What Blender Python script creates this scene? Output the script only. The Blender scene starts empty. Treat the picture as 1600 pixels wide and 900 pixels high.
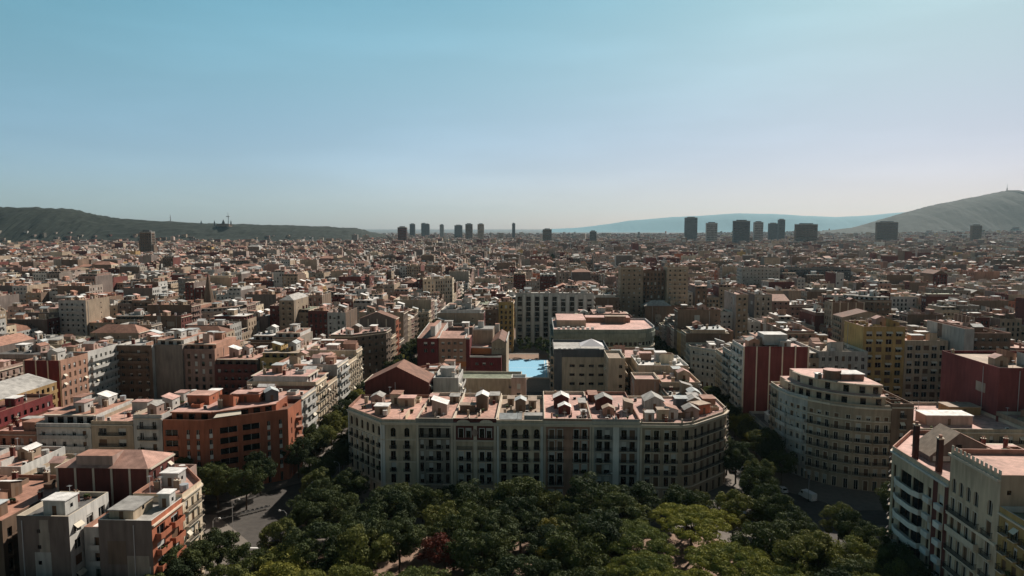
import bpy, math, random
import numpy as np
from mathutils import Vector
R = math.radians
C = bpy.context.scene.collection
scene = bpy.context.scene

# ------------------------------------------------------------------ camera, sky, sun, exposure
cam_d = bpy.data.cameras.new('camera'); cam = bpy.data.objects.new('camera', cam_d); C.objects.link(cam)
cam.location = (0, 0, 80); cam.rotation_euler = (R(90 - 4.98), R(0), R(2.146))
cam_d.lens = 24; cam_d.sensor_width = 36; cam_d.clip_start = 1; cam_d.clip_end = 90000
scene.camera = cam
SUN_EL, SUN_AZ = R(38), R(33)
SKY_ELEV = [(0, (.92, .96, 1.34)), (.1, (1.08, 1.06, 1.2)), (.2, (1.24, 1.37, 1.22)), (.32, (1.16, 1.62, 1.34)), (.45, (.78, 1.56, 1.48)), (.65, (.45, .56, .5)), (1, (.25, .26, .24))]
SKY_SIDE = [(0, (.93, 1.2, 1.22)), (.5, (1, 1, 1)), (1, (.82, .74, .76))]
world = bpy.data.worlds.new('World'); scene.world = world; world.use_nodes = True
wt = world.node_tree; bg = wt.nodes['Background']
sky = wt.nodes.new('ShaderNodeTexSky'); sky.sky_type = 'NISHITA'; sky.sun_disc = False
sky.sun_elevation = SUN_EL; sky.sun_rotation = SUN_AZ
sky.altitude = 80; sky.air_density = 1.0; sky.dust_density = 0.6; sky.ozone_density = 2.0
WN, WL = wt.nodes.new, wt.links.new
wc = WN('ShaderNodeTexCoord'); wsx = WN('ShaderNodeSeparateXYZ'); WL(wc.outputs['Generated'], wsx.inputs[0])
def wramp(src, els):
    r = WN('ShaderNodeValToRGB'); WL(src, r.inputs[0]); r.color_ramp.interpolation = 'B_SPLINE'; e = r.color_ramp.elements
    while len(e) < len(els): e.new(.5)
    for q, (pos, col) in zip(e, els): q.position = pos; q.color = (*[c / 4 for c in col], 1)
    return r.outputs[0]
def wmul(a, b, s=1.0):
    m = WN('ShaderNodeVectorMath'); m.operation = 'MULTIPLY'; WL(a, m.inputs[0]); WL(b, m.inputs[1])
    k = WN('ShaderNodeVectorMath'); k.operation = 'SCALE'; WL(m.outputs[0], k.inputs[0]); k.inputs['Scale'].default_value = s; return k.outputs[0]
# clear sky: hazy bright band low down, deeper overhead, brighter on the sun's side than behind the viewer
elev = wramp(wsx.outputs['Z'], SKY_ELEV)
wmx = WN('ShaderNodeMapRange'); wmx.inputs[1].default_value = -.7; wmx.inputs[2].default_value = .7; WL(wsx.outputs['X'], wmx.inputs[0])
side = wramp(wmx.outputs[0], SKY_SIDE)
wmy = WN('ShaderNodeMapRange'); wmy.inputs[1].default_value = -.4; wmy.inputs[2].default_value = .7; WL(wsx.outputs['Y'], wmy.inputs[0])
frnt = wramp(wmy.outputs[0], [(0, (.98, .66, .47)), (1, (1, 1, 1))])
col = wmul(wmul(wmul(sky.outputs[0], elev, 4), side, 4), frnt, 4)
# thin streaks of high cloud
wmp = WN('ShaderNodeMapping'); wmp.inputs['Scale'].default_value = (1.2, 1.2, 7); wmp.inputs['Rotation'].default_value = (0, .25, .2); WL(wc.outputs['Generated'], wmp.inputs[0])
wns = WN('ShaderNodeTexNoise'); wns.inputs['Scale'].default_value = 1.6; wns.inputs['Detail'].default_value = 6; WL(wmp.outputs[0], wns.inputs['Vector'])
wcm = WN('ShaderNodeMapRange'); wcm.inputs[1].default_value = .48; wcm.inputs[2].default_value = .78; wcm.inputs[3].default_value = 1; wcm.inputs[4].default_value = 1.13; WL(wns.outputs['Fac'], wcm.inputs[0])
wfs = WN('ShaderNodeVectorMath'); wfs.operation = 'SCALE'; WL(col, wfs.inputs[0]); WL(wcm.outputs[0], wfs.inputs['Scale'])
WL(wfs.outputs[0], bg.inputs[0]); bg.inputs[1].default_value = 0.056
sd = bpy.data.lights.new('sun', 'SUN'); sd.energy = 5.0; sd.angle = R(0.5); sd.color = (1, .9, .79)
sun = bpy.data.objects.new('sun', sd); C.objects.link(sun)
sv = Vector((math.sin(SUN_AZ) * math.cos(SUN_EL), math.cos(SUN_AZ) * math.cos(SUN_EL), math.sin(SUN_EL)))
sun.rotation_euler = sv.to_track_quat('Z', 'Y').to_euler(); sun.location = (300, 300, 500)
scene.view_settings.view_transform = 'Standard'; scene.view_settings.look = 'None'
scene.view_settings.exposure = 0.36; scene.view_settings.gamma = 1
scene.cycles.use_denoising = True
scene.cycles.max_bounces = 6; scene.cycles.diffuse_bounces = 3; scene.cycles.volume_bounces = 0
scene.cycles.transparent_max_bounces = 6; scene.cycles.sample_clamp_indirect = 5
HAZE_D = 2.3e-5

# ------------------------------------------------------------------ materials
MATS = {}
def mat(name, col=None, kind='wall', rough=.85, amp=.3, metal=0):
    if name in MATS: return MATS[name]
    m = bpy.data.materials.new(name); m.use_nodes = True; nt = m.node_tree
    b = nt.nodes['Principled BSDF']; b.inputs['Roughness'].default_value = rough
    b.inputs['Metallic'].default_value = metal
    b.inputs['Specular IOR Level'].default_value = .25 if kind != 'glass' else .3
    N = nt.nodes.new; Lk = nt.links.new
    if kind == 'plain':
        b.inputs['Base Color'].default_value = (*col, 1)
    elif kind == 'leaf':
        tc = N('ShaderNodeTexCoord'); no = N('ShaderNodeTexNoise'); no.inputs['Scale'].default_value = .35
        Lk(tc.outputs['Object'], no.inputs['Vector'])
        oi = N('ShaderNodeObjectInfo')
        ad = N('ShaderNodeMath'); ad.operation = 'MULTIPLY_ADD'; ad.inputs[1].default_value = .5; ad.inputs[2].default_value = -.25
        Lk(oi.outputs['Random'], ad.inputs[0])
        ad2 = N('ShaderNodeMath'); ad2.operation = 'ADD'; Lk(no.outputs['Fac'], ad2.inputs[0]); Lk(ad.outputs[0], ad2.inputs[1])
        cr = N('ShaderNodeValToRGB'); cr.color_ramp.elements[0].position = .25; cr.color_ramp.elements[1].position = .75
        cr.color_ramp.elements[0].color = (col[0] * .6, col[1] * .68, col[2] * .8, 1)
        cr.color_ramp.elements[1].color = (col[0] * 1.4, col[1] * 1.25, col[2] * .95, 1)
        Lk(ad2.outputs[0], cr.inputs[0]); Lk(cr.outputs[0], b.inputs['Base Color'])
        tr = N('ShaderNodeBsdfTranslucent'); Lk(cr.outputs[0], tr.inputs[0])
        mx = N('ShaderNodeMixShader'); mx.inputs[0].default_value = .22
        Lk(b.outputs[0], mx.inputs[1]); Lk(tr.outputs[0], mx.inputs[2]); Lk(mx.outputs[0], nt.nodes['Material Output'].inputs[0])
    elif kind == 'glass':
        b.inputs['Base Color'].default_value = (*col, 1); b.inputs['Roughness'].default_value = rough
    else:
        tc = N('ShaderNodeTexCoord')
        n1 = N('ShaderNodeTexNoise'); n1.inputs['Scale'].default_value = .11 if kind != 'ground' else .05; n1.inputs['Detail'].default_value = 5
        mp = N('ShaderNodeMapping'); n2 = N('ShaderNodeTexNoise'); n2.inputs['Detail'].default_value = 4; n2.inputs['Scale'].default_value = 1
        mp.inputs['Scale'].default_value = (1.1, 1.1, .16) if kind == 'wall' else (.7, .7, .7)
        Lk(tc.outputs['Object'], n1.inputs['Vector']); Lk(tc.outputs['Object'], mp.inputs['Vector']); Lk(mp.outputs[0], n2.inputs['Vector'])
        a = N('ShaderNodeMath'); a.operation = 'ADD'; Lk(n1.outputs['Fac'], a.inputs[0]); Lk(n2.outputs['Fac'], a.inputs[1])
        rg = N('ShaderNodeMapRange'); rg.inputs[1].default_value = .65; rg.inputs[2].default_value = 1.35
        rg.inputs[3].default_value = 1 - amp * 1.3; rg.inputs[4].default_value = 1 + amp
        Lk(a.outputs[0], rg.inputs[0])
        hv = N('ShaderNodeVectorMath'); hv.operation = 'SCALE'; hv.inputs[0].default_value = col
        if kind in ('wall', 'roof'):
            oi = N('ShaderNodeObjectInfo'); r2 = N('ShaderNodeMapRange'); r2.inputs[3].default_value = .86; r2.inputs[4].default_value = 1.12
            Lk(oi.outputs['Random'], r2.inputs[0]); ml = N('ShaderNodeMath'); ml.operation = 'MULTIPLY'
            Lk(rg.outputs[0], ml.inputs[0]); Lk(r2.outputs[0], ml.inputs[1]); Lk(ml.outputs[0], hv.inputs['Scale'])
        else: Lk(rg.outputs[0], hv.inputs['Scale'])
        out = hv.outputs[0]
        if kind == 'roof':   # tile joints of the terraces and dark weather patches
            w = N('ShaderNodeTexBrick'); w.inputs['Scale'].default_value = .8; w.inputs['Mortar Size'].default_value = .018
            w.inputs['Color1'].default_value = (1, 1, 1, 1); w.inputs['Color2'].default_value = (.88, .87, .87, 1); w.inputs['Mortar'].default_value = (.62, .6, .58, 1)
            Lk(tc.outputs['Object'], w.inputs['Vector'])
            mm = N('ShaderNodeMix'); mm.data_type = 'RGBA'; mm.blend_type = 'MULTIPLY'; mm.inputs[0].default_value = .7
            Lk(out, mm.inputs[6]); Lk(w.outputs['Color'], mm.inputs[7]); out = mm.outputs[2]
        Lk(out, b.inputs['Base Color'])
    MATS[name] = m
    return m
WALLC = dict(beige=(.47, .37, .27), cream=(.68, .56, .41), ochre=(.42, .27, .12), salmon=(.42, .24, .17), grey=(.42, .41, .38),
             brown=(.20, .135, .095), brick=(.15, .045, .036), white=(.56, .545, .51), pink=(.44, .31, .26), orange=(.42, .145, .08),
             tan=(.40, .31, .225), slate=(.14, .145, .15), yellow=(.46, .31, .12), sand=(.54, .43, .31), crimson=(.17, .03, .03),
             umber=(.17, .125, .095), taupe=(.24, .20, .17), rosy=(.30, .19, .155), stone=(.34, .30, .25),
             blush=(.46, .36, .31), buff=(.40, .325, .275), chimney=(.06, .028, .024))
ROOFC = dict(terracotta=(.37, .20, .145), pink=(.56, .35, .30), rust=(.20, .10, .068), palegrey=(.40, .385, .36), darkgrey=(.15, .145, .14),
             white=(.80, .78, .75), tanr=(.38, .29, .22), salmonr=(.50, .30, .24), greenish=(.22, .24, .17), silver=(.50, .53, .53))
for k, v in WALLC.items(): mat('wall_' + k, tuple(c * .82 for c in v), 'wall')
for k, v in ROOFC.items(): mat('roof_' + k, v, 'roof', rough=.8, amp=.36)
mat('glass', (.006, .007, .008), 'glass', .2); mat('glass_blue', (.10, .14, .16), 'glass', .25); mat('iron', (.012, .012, .013), 'plain', .6)
mat('shutter', (.45, .44, .41), 'plain', .7); mat('shutter_brown', (.13, .075, .045), 'plain', .7); mat('shutter_green', (.05, .08, .065), 'plain', .7)
mat('trim', (.58, .50, .40), 'wall', amp=.15); mat('trimwhite', (.6, .58, .54), 'wall', amp=.15); mat('metal', (.42, .43, .44), 'plain', .5, metal=.3)
mat('awning', (.6, .55, .45), 'plain', .9); mat('awning_green', (.06, .22, .2), 'plain', .9); mat('awning_orange', (.42, .16, .06), 'plain', .9)
mat('asphalt', (.08, .073, .066), 'ground', .9, .25); mat('wall_mauve', (.15, .12, .105), 'wall'); mat('paving', (.17, .15, .13), 'ground', .9, .2); mat('dirt', (.25, .17, .125), 'ground', .95, .3)
mat('paint_white', (.75, .75, .72), 'plain', .8); mat('bark', (.07, .05, .036), 'ground', .95, .3)
mat('leaf_dark', (.052, .07, .024), 'leaf'); mat('leaf_pine', (.175, .19, .045), 'leaf'); mat('leaf_olive', (.165, .175, .042), 'leaf')
mat('leaf_red', (.12, .032, .022), 'leaf'); mat('leaf_yellow', (.16, .145, .03), 'leaf'); mat('leaf_mid', (.095, .11, .034), 'leaf')
mat('hill_green', (.02, .026, .019), 'ground', .95, .5); mat('hill_haze_tint', (.10, .23, .28), 'ground', .95, .2)  # far ridge: teal of distant haze is put into its colour
mat('blue_court', (.24, .52, .72), 'plain', .6); mat('city_ground', (.085, .072, .062), 'ground', .95, .35)
mat('tyre', (.012, .012, .012), 'plain', .8); mat('lamp_red', (.3, .01, .01), 'plain', .4); mat('canvas', (.66, .64, .66), 'plain', .9)
mat('plants', (.04, .06, .02), 'leaf')

# ------------------------------------------------------------------ mesh helpers
class G:
    def __init__(s): s.v = []; s.f = []; s.m = []; s.names = []
    def mi(s, n):
        if n not in s.names: s.names.append(n)
        return s.names.index(n)
    def face(s, pts, m):
        k = len(s.v); s.v.extend(pts); s.f.append(tuple(range(k, k + len(pts)))); s.m.append(s.mi(m))
    def box(s, x0, x1, y0, y1, z0, z1, m, top=None, bottom=False):
        s.prism([(x0, y0), (x1, y0), (x1, y1), (x0, y1)], z0, z1, m, top, bottom)
    def prism(s, poly, z0, z1, m, top=None, bottom=False):
        n = len(poly); k = len(s.v); a = s.mi(m); t = s.mi(top or m)
        s.v.extend([(p[0], p[1], z0) for p in poly]); s.v.extend([(p[0], p[1], z1) for p in poly])
        for i in range(n):
            j = (i + 1) % n; s.f.append((k + i, k + j, k + n + j, k + n + i)); s.m.append(a)
        s.f.append(tuple(range(k + n, k + 2 * n))); s.m.append(t)
        if bottom: s.f.append(tuple(range(k + n - 1, k - 1, -1))); s.m.append(a)
    def rbox(s, cx, cy, w, d, ang, z0, z1, m, top=None, bottom=False):
        c, q = math.cos(ang), math.sin(ang)
        s.prism([(cx + c * x - q * y, cy + q * x + c * y) for x, y in ((-w / 2, -d / 2), (w / 2, -d / 2), (w / 2, d / 2), (-w / 2, d / 2))], z0, z1, m, top, bottom)
    def cyl(s, cx, cy, r, z0, z1, m, n=10, top=None, r2=None):
        r2 = r if r2 is None else r2; k = len(s.v); a = s.mi(m)
        for rr, z in ((r, z0), (r2, z1)):
            s.v.extend([(cx + rr * math.cos(2 * math.pi * i / n), cy + rr * math.sin(2 * math.pi * i / n), z) for i in range(n)])
        for i in range(n):
            j = (i + 1) % n; s.f.append((k + i, k + j, k + n + j, k + n + i)); s.m.append(a)
        s.f.append(tuple(range(k + n, k + 2 * n))); s.m.append(s.mi(top or m))
    def tube(s, pts, rad, m, n=6):
        rings = []
        for i, p in enumerate(pts):
            p = Vector(p); d = (Vector(pts[min(i + 1, len(pts) - 1)]) - Vector(pts[max(i - 1, 0)])).normalized()
            u = d.cross(Vector((.3, .9, .1))).normalized(); w = d.cross(u)
            k = len(s.v); rings.append(k)
            for j in range(n):
                a = 2 * math.pi * j / n; q = p + (u * math.cos(a) + w * math.sin(a)) * rad[i]; s.v.append(tuple(q))
        a = s.mi(m)
        for r0, r1 in zip(rings, rings[1:]):
            for j in range(n):
                jj = (j + 1) % n; s.f.append((r0 + j, r0 + jj, r1 + jj, r1 + j)); s.m.append(a)
    def mesh(s, name, org=(0, 0, 0)):
        me = bpy.data.meshes.new(name)
        v = np.array(s.v, dtype=np.float64).reshape(-1, 3) - np.array(org)
        me.from_pydata(v.tolist(), [], s.f)
        for n in s.names: me.materials.append(MATS[n])
        me.polygons.foreach_set('material_index', np.array(s.m, dtype=np.int32))
        me.update(); return me
    def build(s, name, parent=None, org=None):
        if not s.f: return None
        if org is None: org = tuple(parent.location) if parent else (0, 0, 0)
        o = bpy.data.objects.new(name, s.mesh(name, org)); C.objects.link(o)
        if parent: o.parent = parent
        else: o.location = org
        return o
def tag(o, label=None, cat=None, group=None, kind=None):
    if label: o['label'] = label
    if cat: o['category'] = cat
    if group: o['group'] = group
    if kind: o['kind'] = kind
    return o
def empty(name, loc, label, cat, group=None, rz=0):
    o = bpy.data.objects.new(name, None); C.objects.link(o); o.location = loc; o.rotation_euler = (0, 0, rz); o.empty_display_size = 1
    return tag(o, label, cat, group)
def put(name, me, loc, rz=0, parent=None, sc=None):
    o = bpy.data.objects.new(name, me); C.objects.link(o)
    if parent: o.parent = parent; o.location = Vector(loc) - parent.location
    else: o.location = loc
    o.rotation_euler = (0, 0, rz)
    if sc: o.scale = sc
    return o
def copy_tree(o, loc=None, rz=0, label=None, group=None, sc=None):
    c = o.copy(); C.objects.link(c)
    if loc is not None: c.location = loc; c.rotation_euler = (0, 0, rz)
    if label: c['label'] = label
    if group: c['group'] = group
    if sc: c.scale = sc
    for ch in list(o.children):
        d = ch.copy(); C.objects.link(d); d.parent = c
        for g in list(ch.children):
            e = g.copy(); C.objects.link(e); e.parent = d
    return c

def inset(poly, d):
    """inset a convex CCW polygon; d is one number or one per edge"""
    n = len(poly); L = []
    for i in range(n):
        a, b = poly[i], poly[(i + 1) % n]; dx, dy = b[0] - a[0], b[1] - a[1]; l = math.hypot(dx, dy) or 1
        e = d[i] if isinstance(d, (list, tuple)) else d
        L.append(((a[0] - dy / l * e, a[1] + dx / l * e), (dx / l, dy / l)))
    out = []
    for i in range(n):
        (p, u), (q, v) = L[i - 1], L[i]; cr = u[0] * v[1] - u[1] * v[0]
        if abs(cr) < 1e-6: out.append(q); continue
        t = ((q[0] - p[0]) * v[1] - (q[1] - p[1]) * v[0]) / cr; out.append((p[0] + u[0] * t, p[1] + u[1] * t))
    return out
def inside(poly, x, y, m=0):
    n = len(poly)
    for i in range(n):
        a, b = poly[i], poly[(i + 1) % n]; dx, dy = b[0] - a[0], b[1] - a[1]; l = math.hypot(dx, dy) or 1
        if ((x - a[0]) * -dy + (y - a[1]) * dx) / l < m: return False
    return True

# ------------------------------------------------------------------ windows and balconies seen close
WCACHE = {}
def window_mesh(w, h, state, frame, trim):
    key = (round(w, 2), round(h, 2), state, frame, trim)
    if key in WCACHE: return WCACHE[key]
    g = G(); y = .3; t = .06
    g.face([(-w / 2, y, 0), (w / 2, y, 0), (w / 2, y, h), (-w / 2, y, h)], 'glass')
    for x0, x1, z0, z1 in ((-w / 2, -w / 2 + t, 0, h), (w / 2 - t, w / 2, 0, h), (-w / 2 + t, w / 2 - t, h - t, h), (-.035, .035, 0, h - t)):
        g.box(x0, x1, y - .06, y - .004, z0, z1, frame)
    if state == 1: g.box(-w / 2 + t, w / 2 - t, y - .12, y - .07, h * .45, h - .002, 'shutter')
    if state == 4: g.box(-w / 2 + t, w / 2 - t, y - .12, y - .07, h * .74, h - .002, 'shutter')
    if state == 5: g.face([(-w / 2 - .1, -.02, h * .98), (w / 2 + .1, -.02, h * .98), (w / 2 + .1, -.9, h * .62), (-w / 2 - .1, -.9, h * .62)], 'awning')
    if state == 2: g.box(-w / 2 + .01, w / 2 - .01, y - .12, y - .07, .02, h - .002, 'shutter_brown')
    if state == 3:
        for sx in (-1, 1): g.box(min(sx * (w / 2 + .02), sx * (w / 2 + .45)), max(sx * (w / 2 + .02), sx * (w / 2 + .45)), -.05, -.005, 0, h, 'shutter_green')
    if trim:
        q = .16
        for x0, x1, z0, z1 in ((-w / 2 - q, -w / 2, -.02, h + q), (w / 2, w / 2 + q, -.02, h + q), (-w / 2, w / 2, h, h + q)):
            if state != 3 or z0 > 0: g.box(x0, x1, -.07, -.002, z0, z1, trim)
    WCACHE[key] = g.mesh('window'); return WCACHE[key]
def balcony_mesh(w, d, kind, wall='trim'):
    key = ('b', round(w, 1), d, kind, wall)
    if key in WCACHE: return WCACHE[key]
    g = G(); g.box(-w / 2, w / 2, -d, -.004, -.16, 0, 'trim' if kind == 'iron' else wall, bottom=True)
    if kind == 'iron':
        n = max(3, int(w / .2))
        for i in range(n + 1):
            x = -w / 2 + .04 + (w - .08) * i / n; g.box(x - .03, x + .03, -d + .02, -d + .055, 0, .98, 'iron')
        for s in (-1, 1):
            for i in range(1, 4): g.box(s * (w / 2 - .04) - .018, s * (w / 2 - .04) + .018, -d * i / 4 - .02, -d * i / 4 + .02, 0, .98, 'iron')
            g.box(s * (w / 2 - .04) - .03, s * (w / 2 - .04) + .03, -d + .08, -.01, .98, 1.04, 'iron')
        g.box(-w / 2, w / 2, -d + .005, -d + .07, .98, 1.04, 'iron'); g.box(-w / 2 + .06, w / 2 - .06, -d + .01, -d + .065, .08, .13, 'iron')
    else:
        g.box(-w / 2, w / 2, -d, -d + .12, 0, 1.0, wall)
        for s in (-1, 1): g.box(min(s * w / 2, s * (w / 2 - .1)), max(s * w / 2, s * (w / 2 - .1)), -d + .122, -.01, 0, 1.0, wall)
    WCACHE[key] = g.mesh('balcony'); return WCACHE[key]

def greenery(S, P, u, z, d, rnd):
    g = S.solo('balcony_plants'); a = P(u, z, -d + .25)
    for k in range(rnd.randint(2, 4)):
        r = rnd.uniform(.18, .34); x, y = a[0] + rnd.uniform(-.5, .5), a[1] + rnd.uniform(-.15, .15)
        g.cyl(x, y, .1, z + .02, z + .35, 'roof_rust', 5); g.cyl(x, y, .08, z + .351, z + .5 + r * 2, 'plants', 6, r2=r)
class Sink:
    """collects a building's parts: own mesh per part for a thing, one shared mesh for the far city"""
    def __init__(s, root=None, shared=None): s.root, s.shared, s.p = root, shared, {}
    def part(s, n):
        if s.shared is not None: return s.shared
        if n not in s.p: s.p[n] = G()
        return s.p[n]
    def solo(s, n):
        if s.shared is not None: return s.shared
        g = G(); s.p.setdefault('_solo', []).append((n, g)); return g
    def done(s):
        if s.shared is not None: return
        for n, g in s.p.items():
            if n == '_solo':
                for n2, g2 in g: g2.build(n2, s.root)
            else: g.build(n, s.root)

def facade(S, A, B, z0, z1, wm, cols, rows, lod, rnd, trim=None, frame='trimwhite', states=(0, 0, 0, 1, 2, 4, 4, 5), rec=.32, skip=()):
    """wall of one side with real openings; cols = (centre, width), rows = (sill z, height, arched)"""
    g = S.part('wall')
    dx, dy = B[0] - A[0], B[1] - A[1]; L = math.hypot(dx, dy); ux, uy = dx / L, dy / L; nx, ny = uy, -ux
    P = lambda u, z, o=0: (A[0] + ux * u - nx * o, A[1] + uy * u - ny * o, z)
    ang = math.atan2(dy, dx); e = [0.0]
    cols = [c for c in cols if c[0] - c[1] / 2 > .1 and c[0] + c[1] / 2 < L - .1]
    for uc, w in cols: e += [uc - w / 2, uc + w / 2]
    e.append(L)
    for i in range(0, len(e), 2): g.face([P(e[i], z0), P(e[i + 1], z0), P(e[i + 1], z1), P(e[i], z1)], wm)
    for ci, (uc, w) in enumerate(cols):
        a, b = uc - w / 2, uc + w / 2; z = z0
        for ri, (zs, h, arch) in enumerate(rows):
            if zs < z0 + .02 or zs + h > z1 - .02 or (ci, ri) in skip: continue
            if zs > z: g.face([P(a, z), P(b, z), P(b, zs), P(a, zs)], wm)
            zt = zs + h; z = zt
            if lod == 2:
                g.face([P(a, zs), P(b, zs), P(b, zt), P(a, zt)], rnd.choice(('glass', 'glass', 'glass', 'shutter'))); continue
            g.face([P(a, zs), P(a, zt), P(a, zt, rec), P(a, zs, rec)], wm); g.face([P(b, zt), P(b, zs), P(b, zs, rec), P(b, zt, rec)], wm)
            g.face([P(a, zt), P(b, zt), P(b, zt, rec), P(a, zt, rec)], wm); g.face([P(b, zs), P(a, zs), P(a, zs, rec), P(b, zs, rec)], wm)
            if arch:
                r = w / 2; q = [(uc + r * math.cos(t), zt - r + r * math.sin(t)) for t in [math.pi * k / 8 for k in range(9)]]
                g.face([P(*p) for p in q[:5]] + [P(b, zt)], wm) if False else g.face([P(b, zt)] + [P(*p) for p in reversed(q[:5])], wm)
                g.face([P(a, zt)] + [P(*p) for p in reversed(q[4:])], wm)
            if lod == 0:
                st = rnd.choice(states)
                if arch: st = 0
                c = P(uc, zs); put('window', window_mesh(w, h, st, frame, None if arch else trim), c, ang, S.root)
            else:
                t = rnd.random(); m = 'glass' if t < .62 else rnd.choice(('shutter', 'shutter_brown', 'shutter', 'shutter_green'))
                if t > .8 or m == 'glass': g.face([P(a, zs, rec), P(b, zs, rec), P(b, zt, rec), P(a, zt, rec)], m)
                else:
                    zm = zs + h * .5; g.face([P(a, zs, rec), P(b, zs, rec), P(b, zm, rec), P(a, zm, rec)], 'glass'); g.face([P(a, zm, rec), P(b, zm, rec), P(b, zt, rec), P(a, zt, rec)], m)
        if z < z1: g.face([P(a, z), P(b, z), P(b, z1), P(a, z1)], wm)
    return P, ang, L
def edge_box(g, A, B, u0, u1, z0, z1, out, m, top=None, inn=-.003):
    dx, dy = B[0] - A[0], B[1] - A[1]; L = math.hypot(dx, dy); ux, uy = dx / L, dy / L; nx, ny = uy, -ux
    u1 = L + u1 if u1 <= 0 else u1
    q = lambda u, o: (A[0] + ux * u + nx * o, A[1] + uy * u + ny * o)
    g.prism([q(u0, out), q(u1, out), q(u1, -inn), q(u0, -inn)], z0, z1, m, top, True)
def grid_cols(L, bay, w, pair=False):
    n = max(1, int((L - 1.2) / bay)); s = (L - 1.0) / n
    if pair and n >= 2:
        return [c for i in range(n) for c in ((.5 + s * (i + .5) - w * .7, w), (.5 + s * (i + .5) + w * .7, w))] if s > w * 3.2 else [(.5 + s * (i + .5), w) for i in range(n)]
    return [(.5 + s * (i + .5), w) for i in range(n)]
def floor_rows(H, fl, h, arch_top=False, base=.2):
    rows = []; z = H - .9 - h - .3
    while z > 3.6: rows.append((z, h, False)); z -= fl
    if arch_top and rows: rows[0] = (rows[0][0], rows[0][1], True)
    rows.append((base, 2.8, False)); rows.reverse(); return rows

def roof_plain(S, poly, H, roofm, capm, ph=1.0, iron=False):
    """terrace, with an upstanding parapet"""
    S.part('roof').face([(x, y, H) for x, y in inset(poly, .24)], roofm)
    g = S.part('parapet'); q = inset(poly, .25); n = len(poly)
    for i in range(n):
        j = (i + 1) % n; a, b, c, d = poly[i], poly[j], q[j], q[i]
        g.face([(*a, H + ph), (*b, H + ph), (*c, H + ph), (*d, H + ph)], capm)
        g.face([(*d, H), (*d, H + ph), (*c, H + ph), (*c, H)], capm)
HUTS = []
def stair_hut(S, x, y, w, d, h, z, wm, style='slab', rm='roof_white', ang=0, name='stair_hut'):
    HUTS.append((x, y, max(w, d) * .6))
    g = S.solo(name); c, q = math.cos(ang), math.sin(ang)
    T = lambda a, b: (x + c * a - q * b, y + q * a + c * b)
    P = [T(-w / 2, -d / 2), T(w / 2, -d / 2), T(w / 2, d / 2), T(-w / 2, d / 2)]
    g.prism(P, z, z + h, wm)
    if style == 'slab':
        g.prism([T(-w / 2 - .25, -d / 2 - .25), T(w / 2 + .25, -d / 2 - .25), T(w / 2 + .25, d / 2 + .25), T(-w / 2 - .25, d / 2 + .25)], z + h + .003, z + h + .2, rm, None, True)
    elif style == 'gable':
        e = .3; r = w * .28; A = [T(-w / 2 - e, -d / 2 - e), T(w / 2 + e, -d / 2 - e), T(w / 2 + e, d / 2 + e), T(-w / 2 - e, d / 2 + e)]
        f, b2 = T(0, -d / 2 - e), T(0, d / 2 + e); zz = z + h + .01
        g.face([(*A[0], zz), (*f, zz + r), (*b2, zz + r), (*A[3], zz)], rm); g.face([(*A[1], zz), (*A[2], zz), (*b2, zz + r), (*f, zz + r)], rm)
        f2, b3 = T(0, -d / 2), T(0, d / 2); g.face([(*P[0], z + h), (*P[1], z + h), (*f2, zz + r - .05)], wm); g.face([(*P[2], z + h), (*P[3], z + h), (*b3, zz + r - .05)], wm)
    elif style == 'shed':
        A = [T(-w / 2 - .25, -d / 2 - .25), T(w / 2 + .25, -d / 2 - .25), T(w / 2 + .25, d / 2 + .25), T(-w / 2 - .25, d / 2 + .25)]
        zz = z + h + .01; k = w * .35
        g.face([(*A[0], zz + k), (*A[1], zz), (*A[2], zz), (*A[3], zz + k)], rm)
        g.face([(*P[0], z + h), (*P[1], z + h), (*P[0], z + h + k * .93)], wm); g.face([(*P[2], z + h), (*P[3], z + h), (*P[3], z + h + k * .93)], wm)
        g.face([(*P[3], z + h), (*P[0], z + h), (*P[0], z + h + k * .93), (*P[3], z + h + k * .93)], wm)
    # doorway
    a, b = T(-.45, -d / 2 - .012), T(.45, -d / 2 - .012); g.face([(*a, z + .05), (*b, z + .05), (*b, z + 2.05), (*a, z + 2.05)], 'shutter_brown')
    a, b = T(w / 2 + .012, -.4), T(w / 2 + .012, .4); g.face([(*a, z + 1.1), (*b, z + 1.1), (*b, z + 1.9), (*a, z + 1.9)], 'glass')
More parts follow.
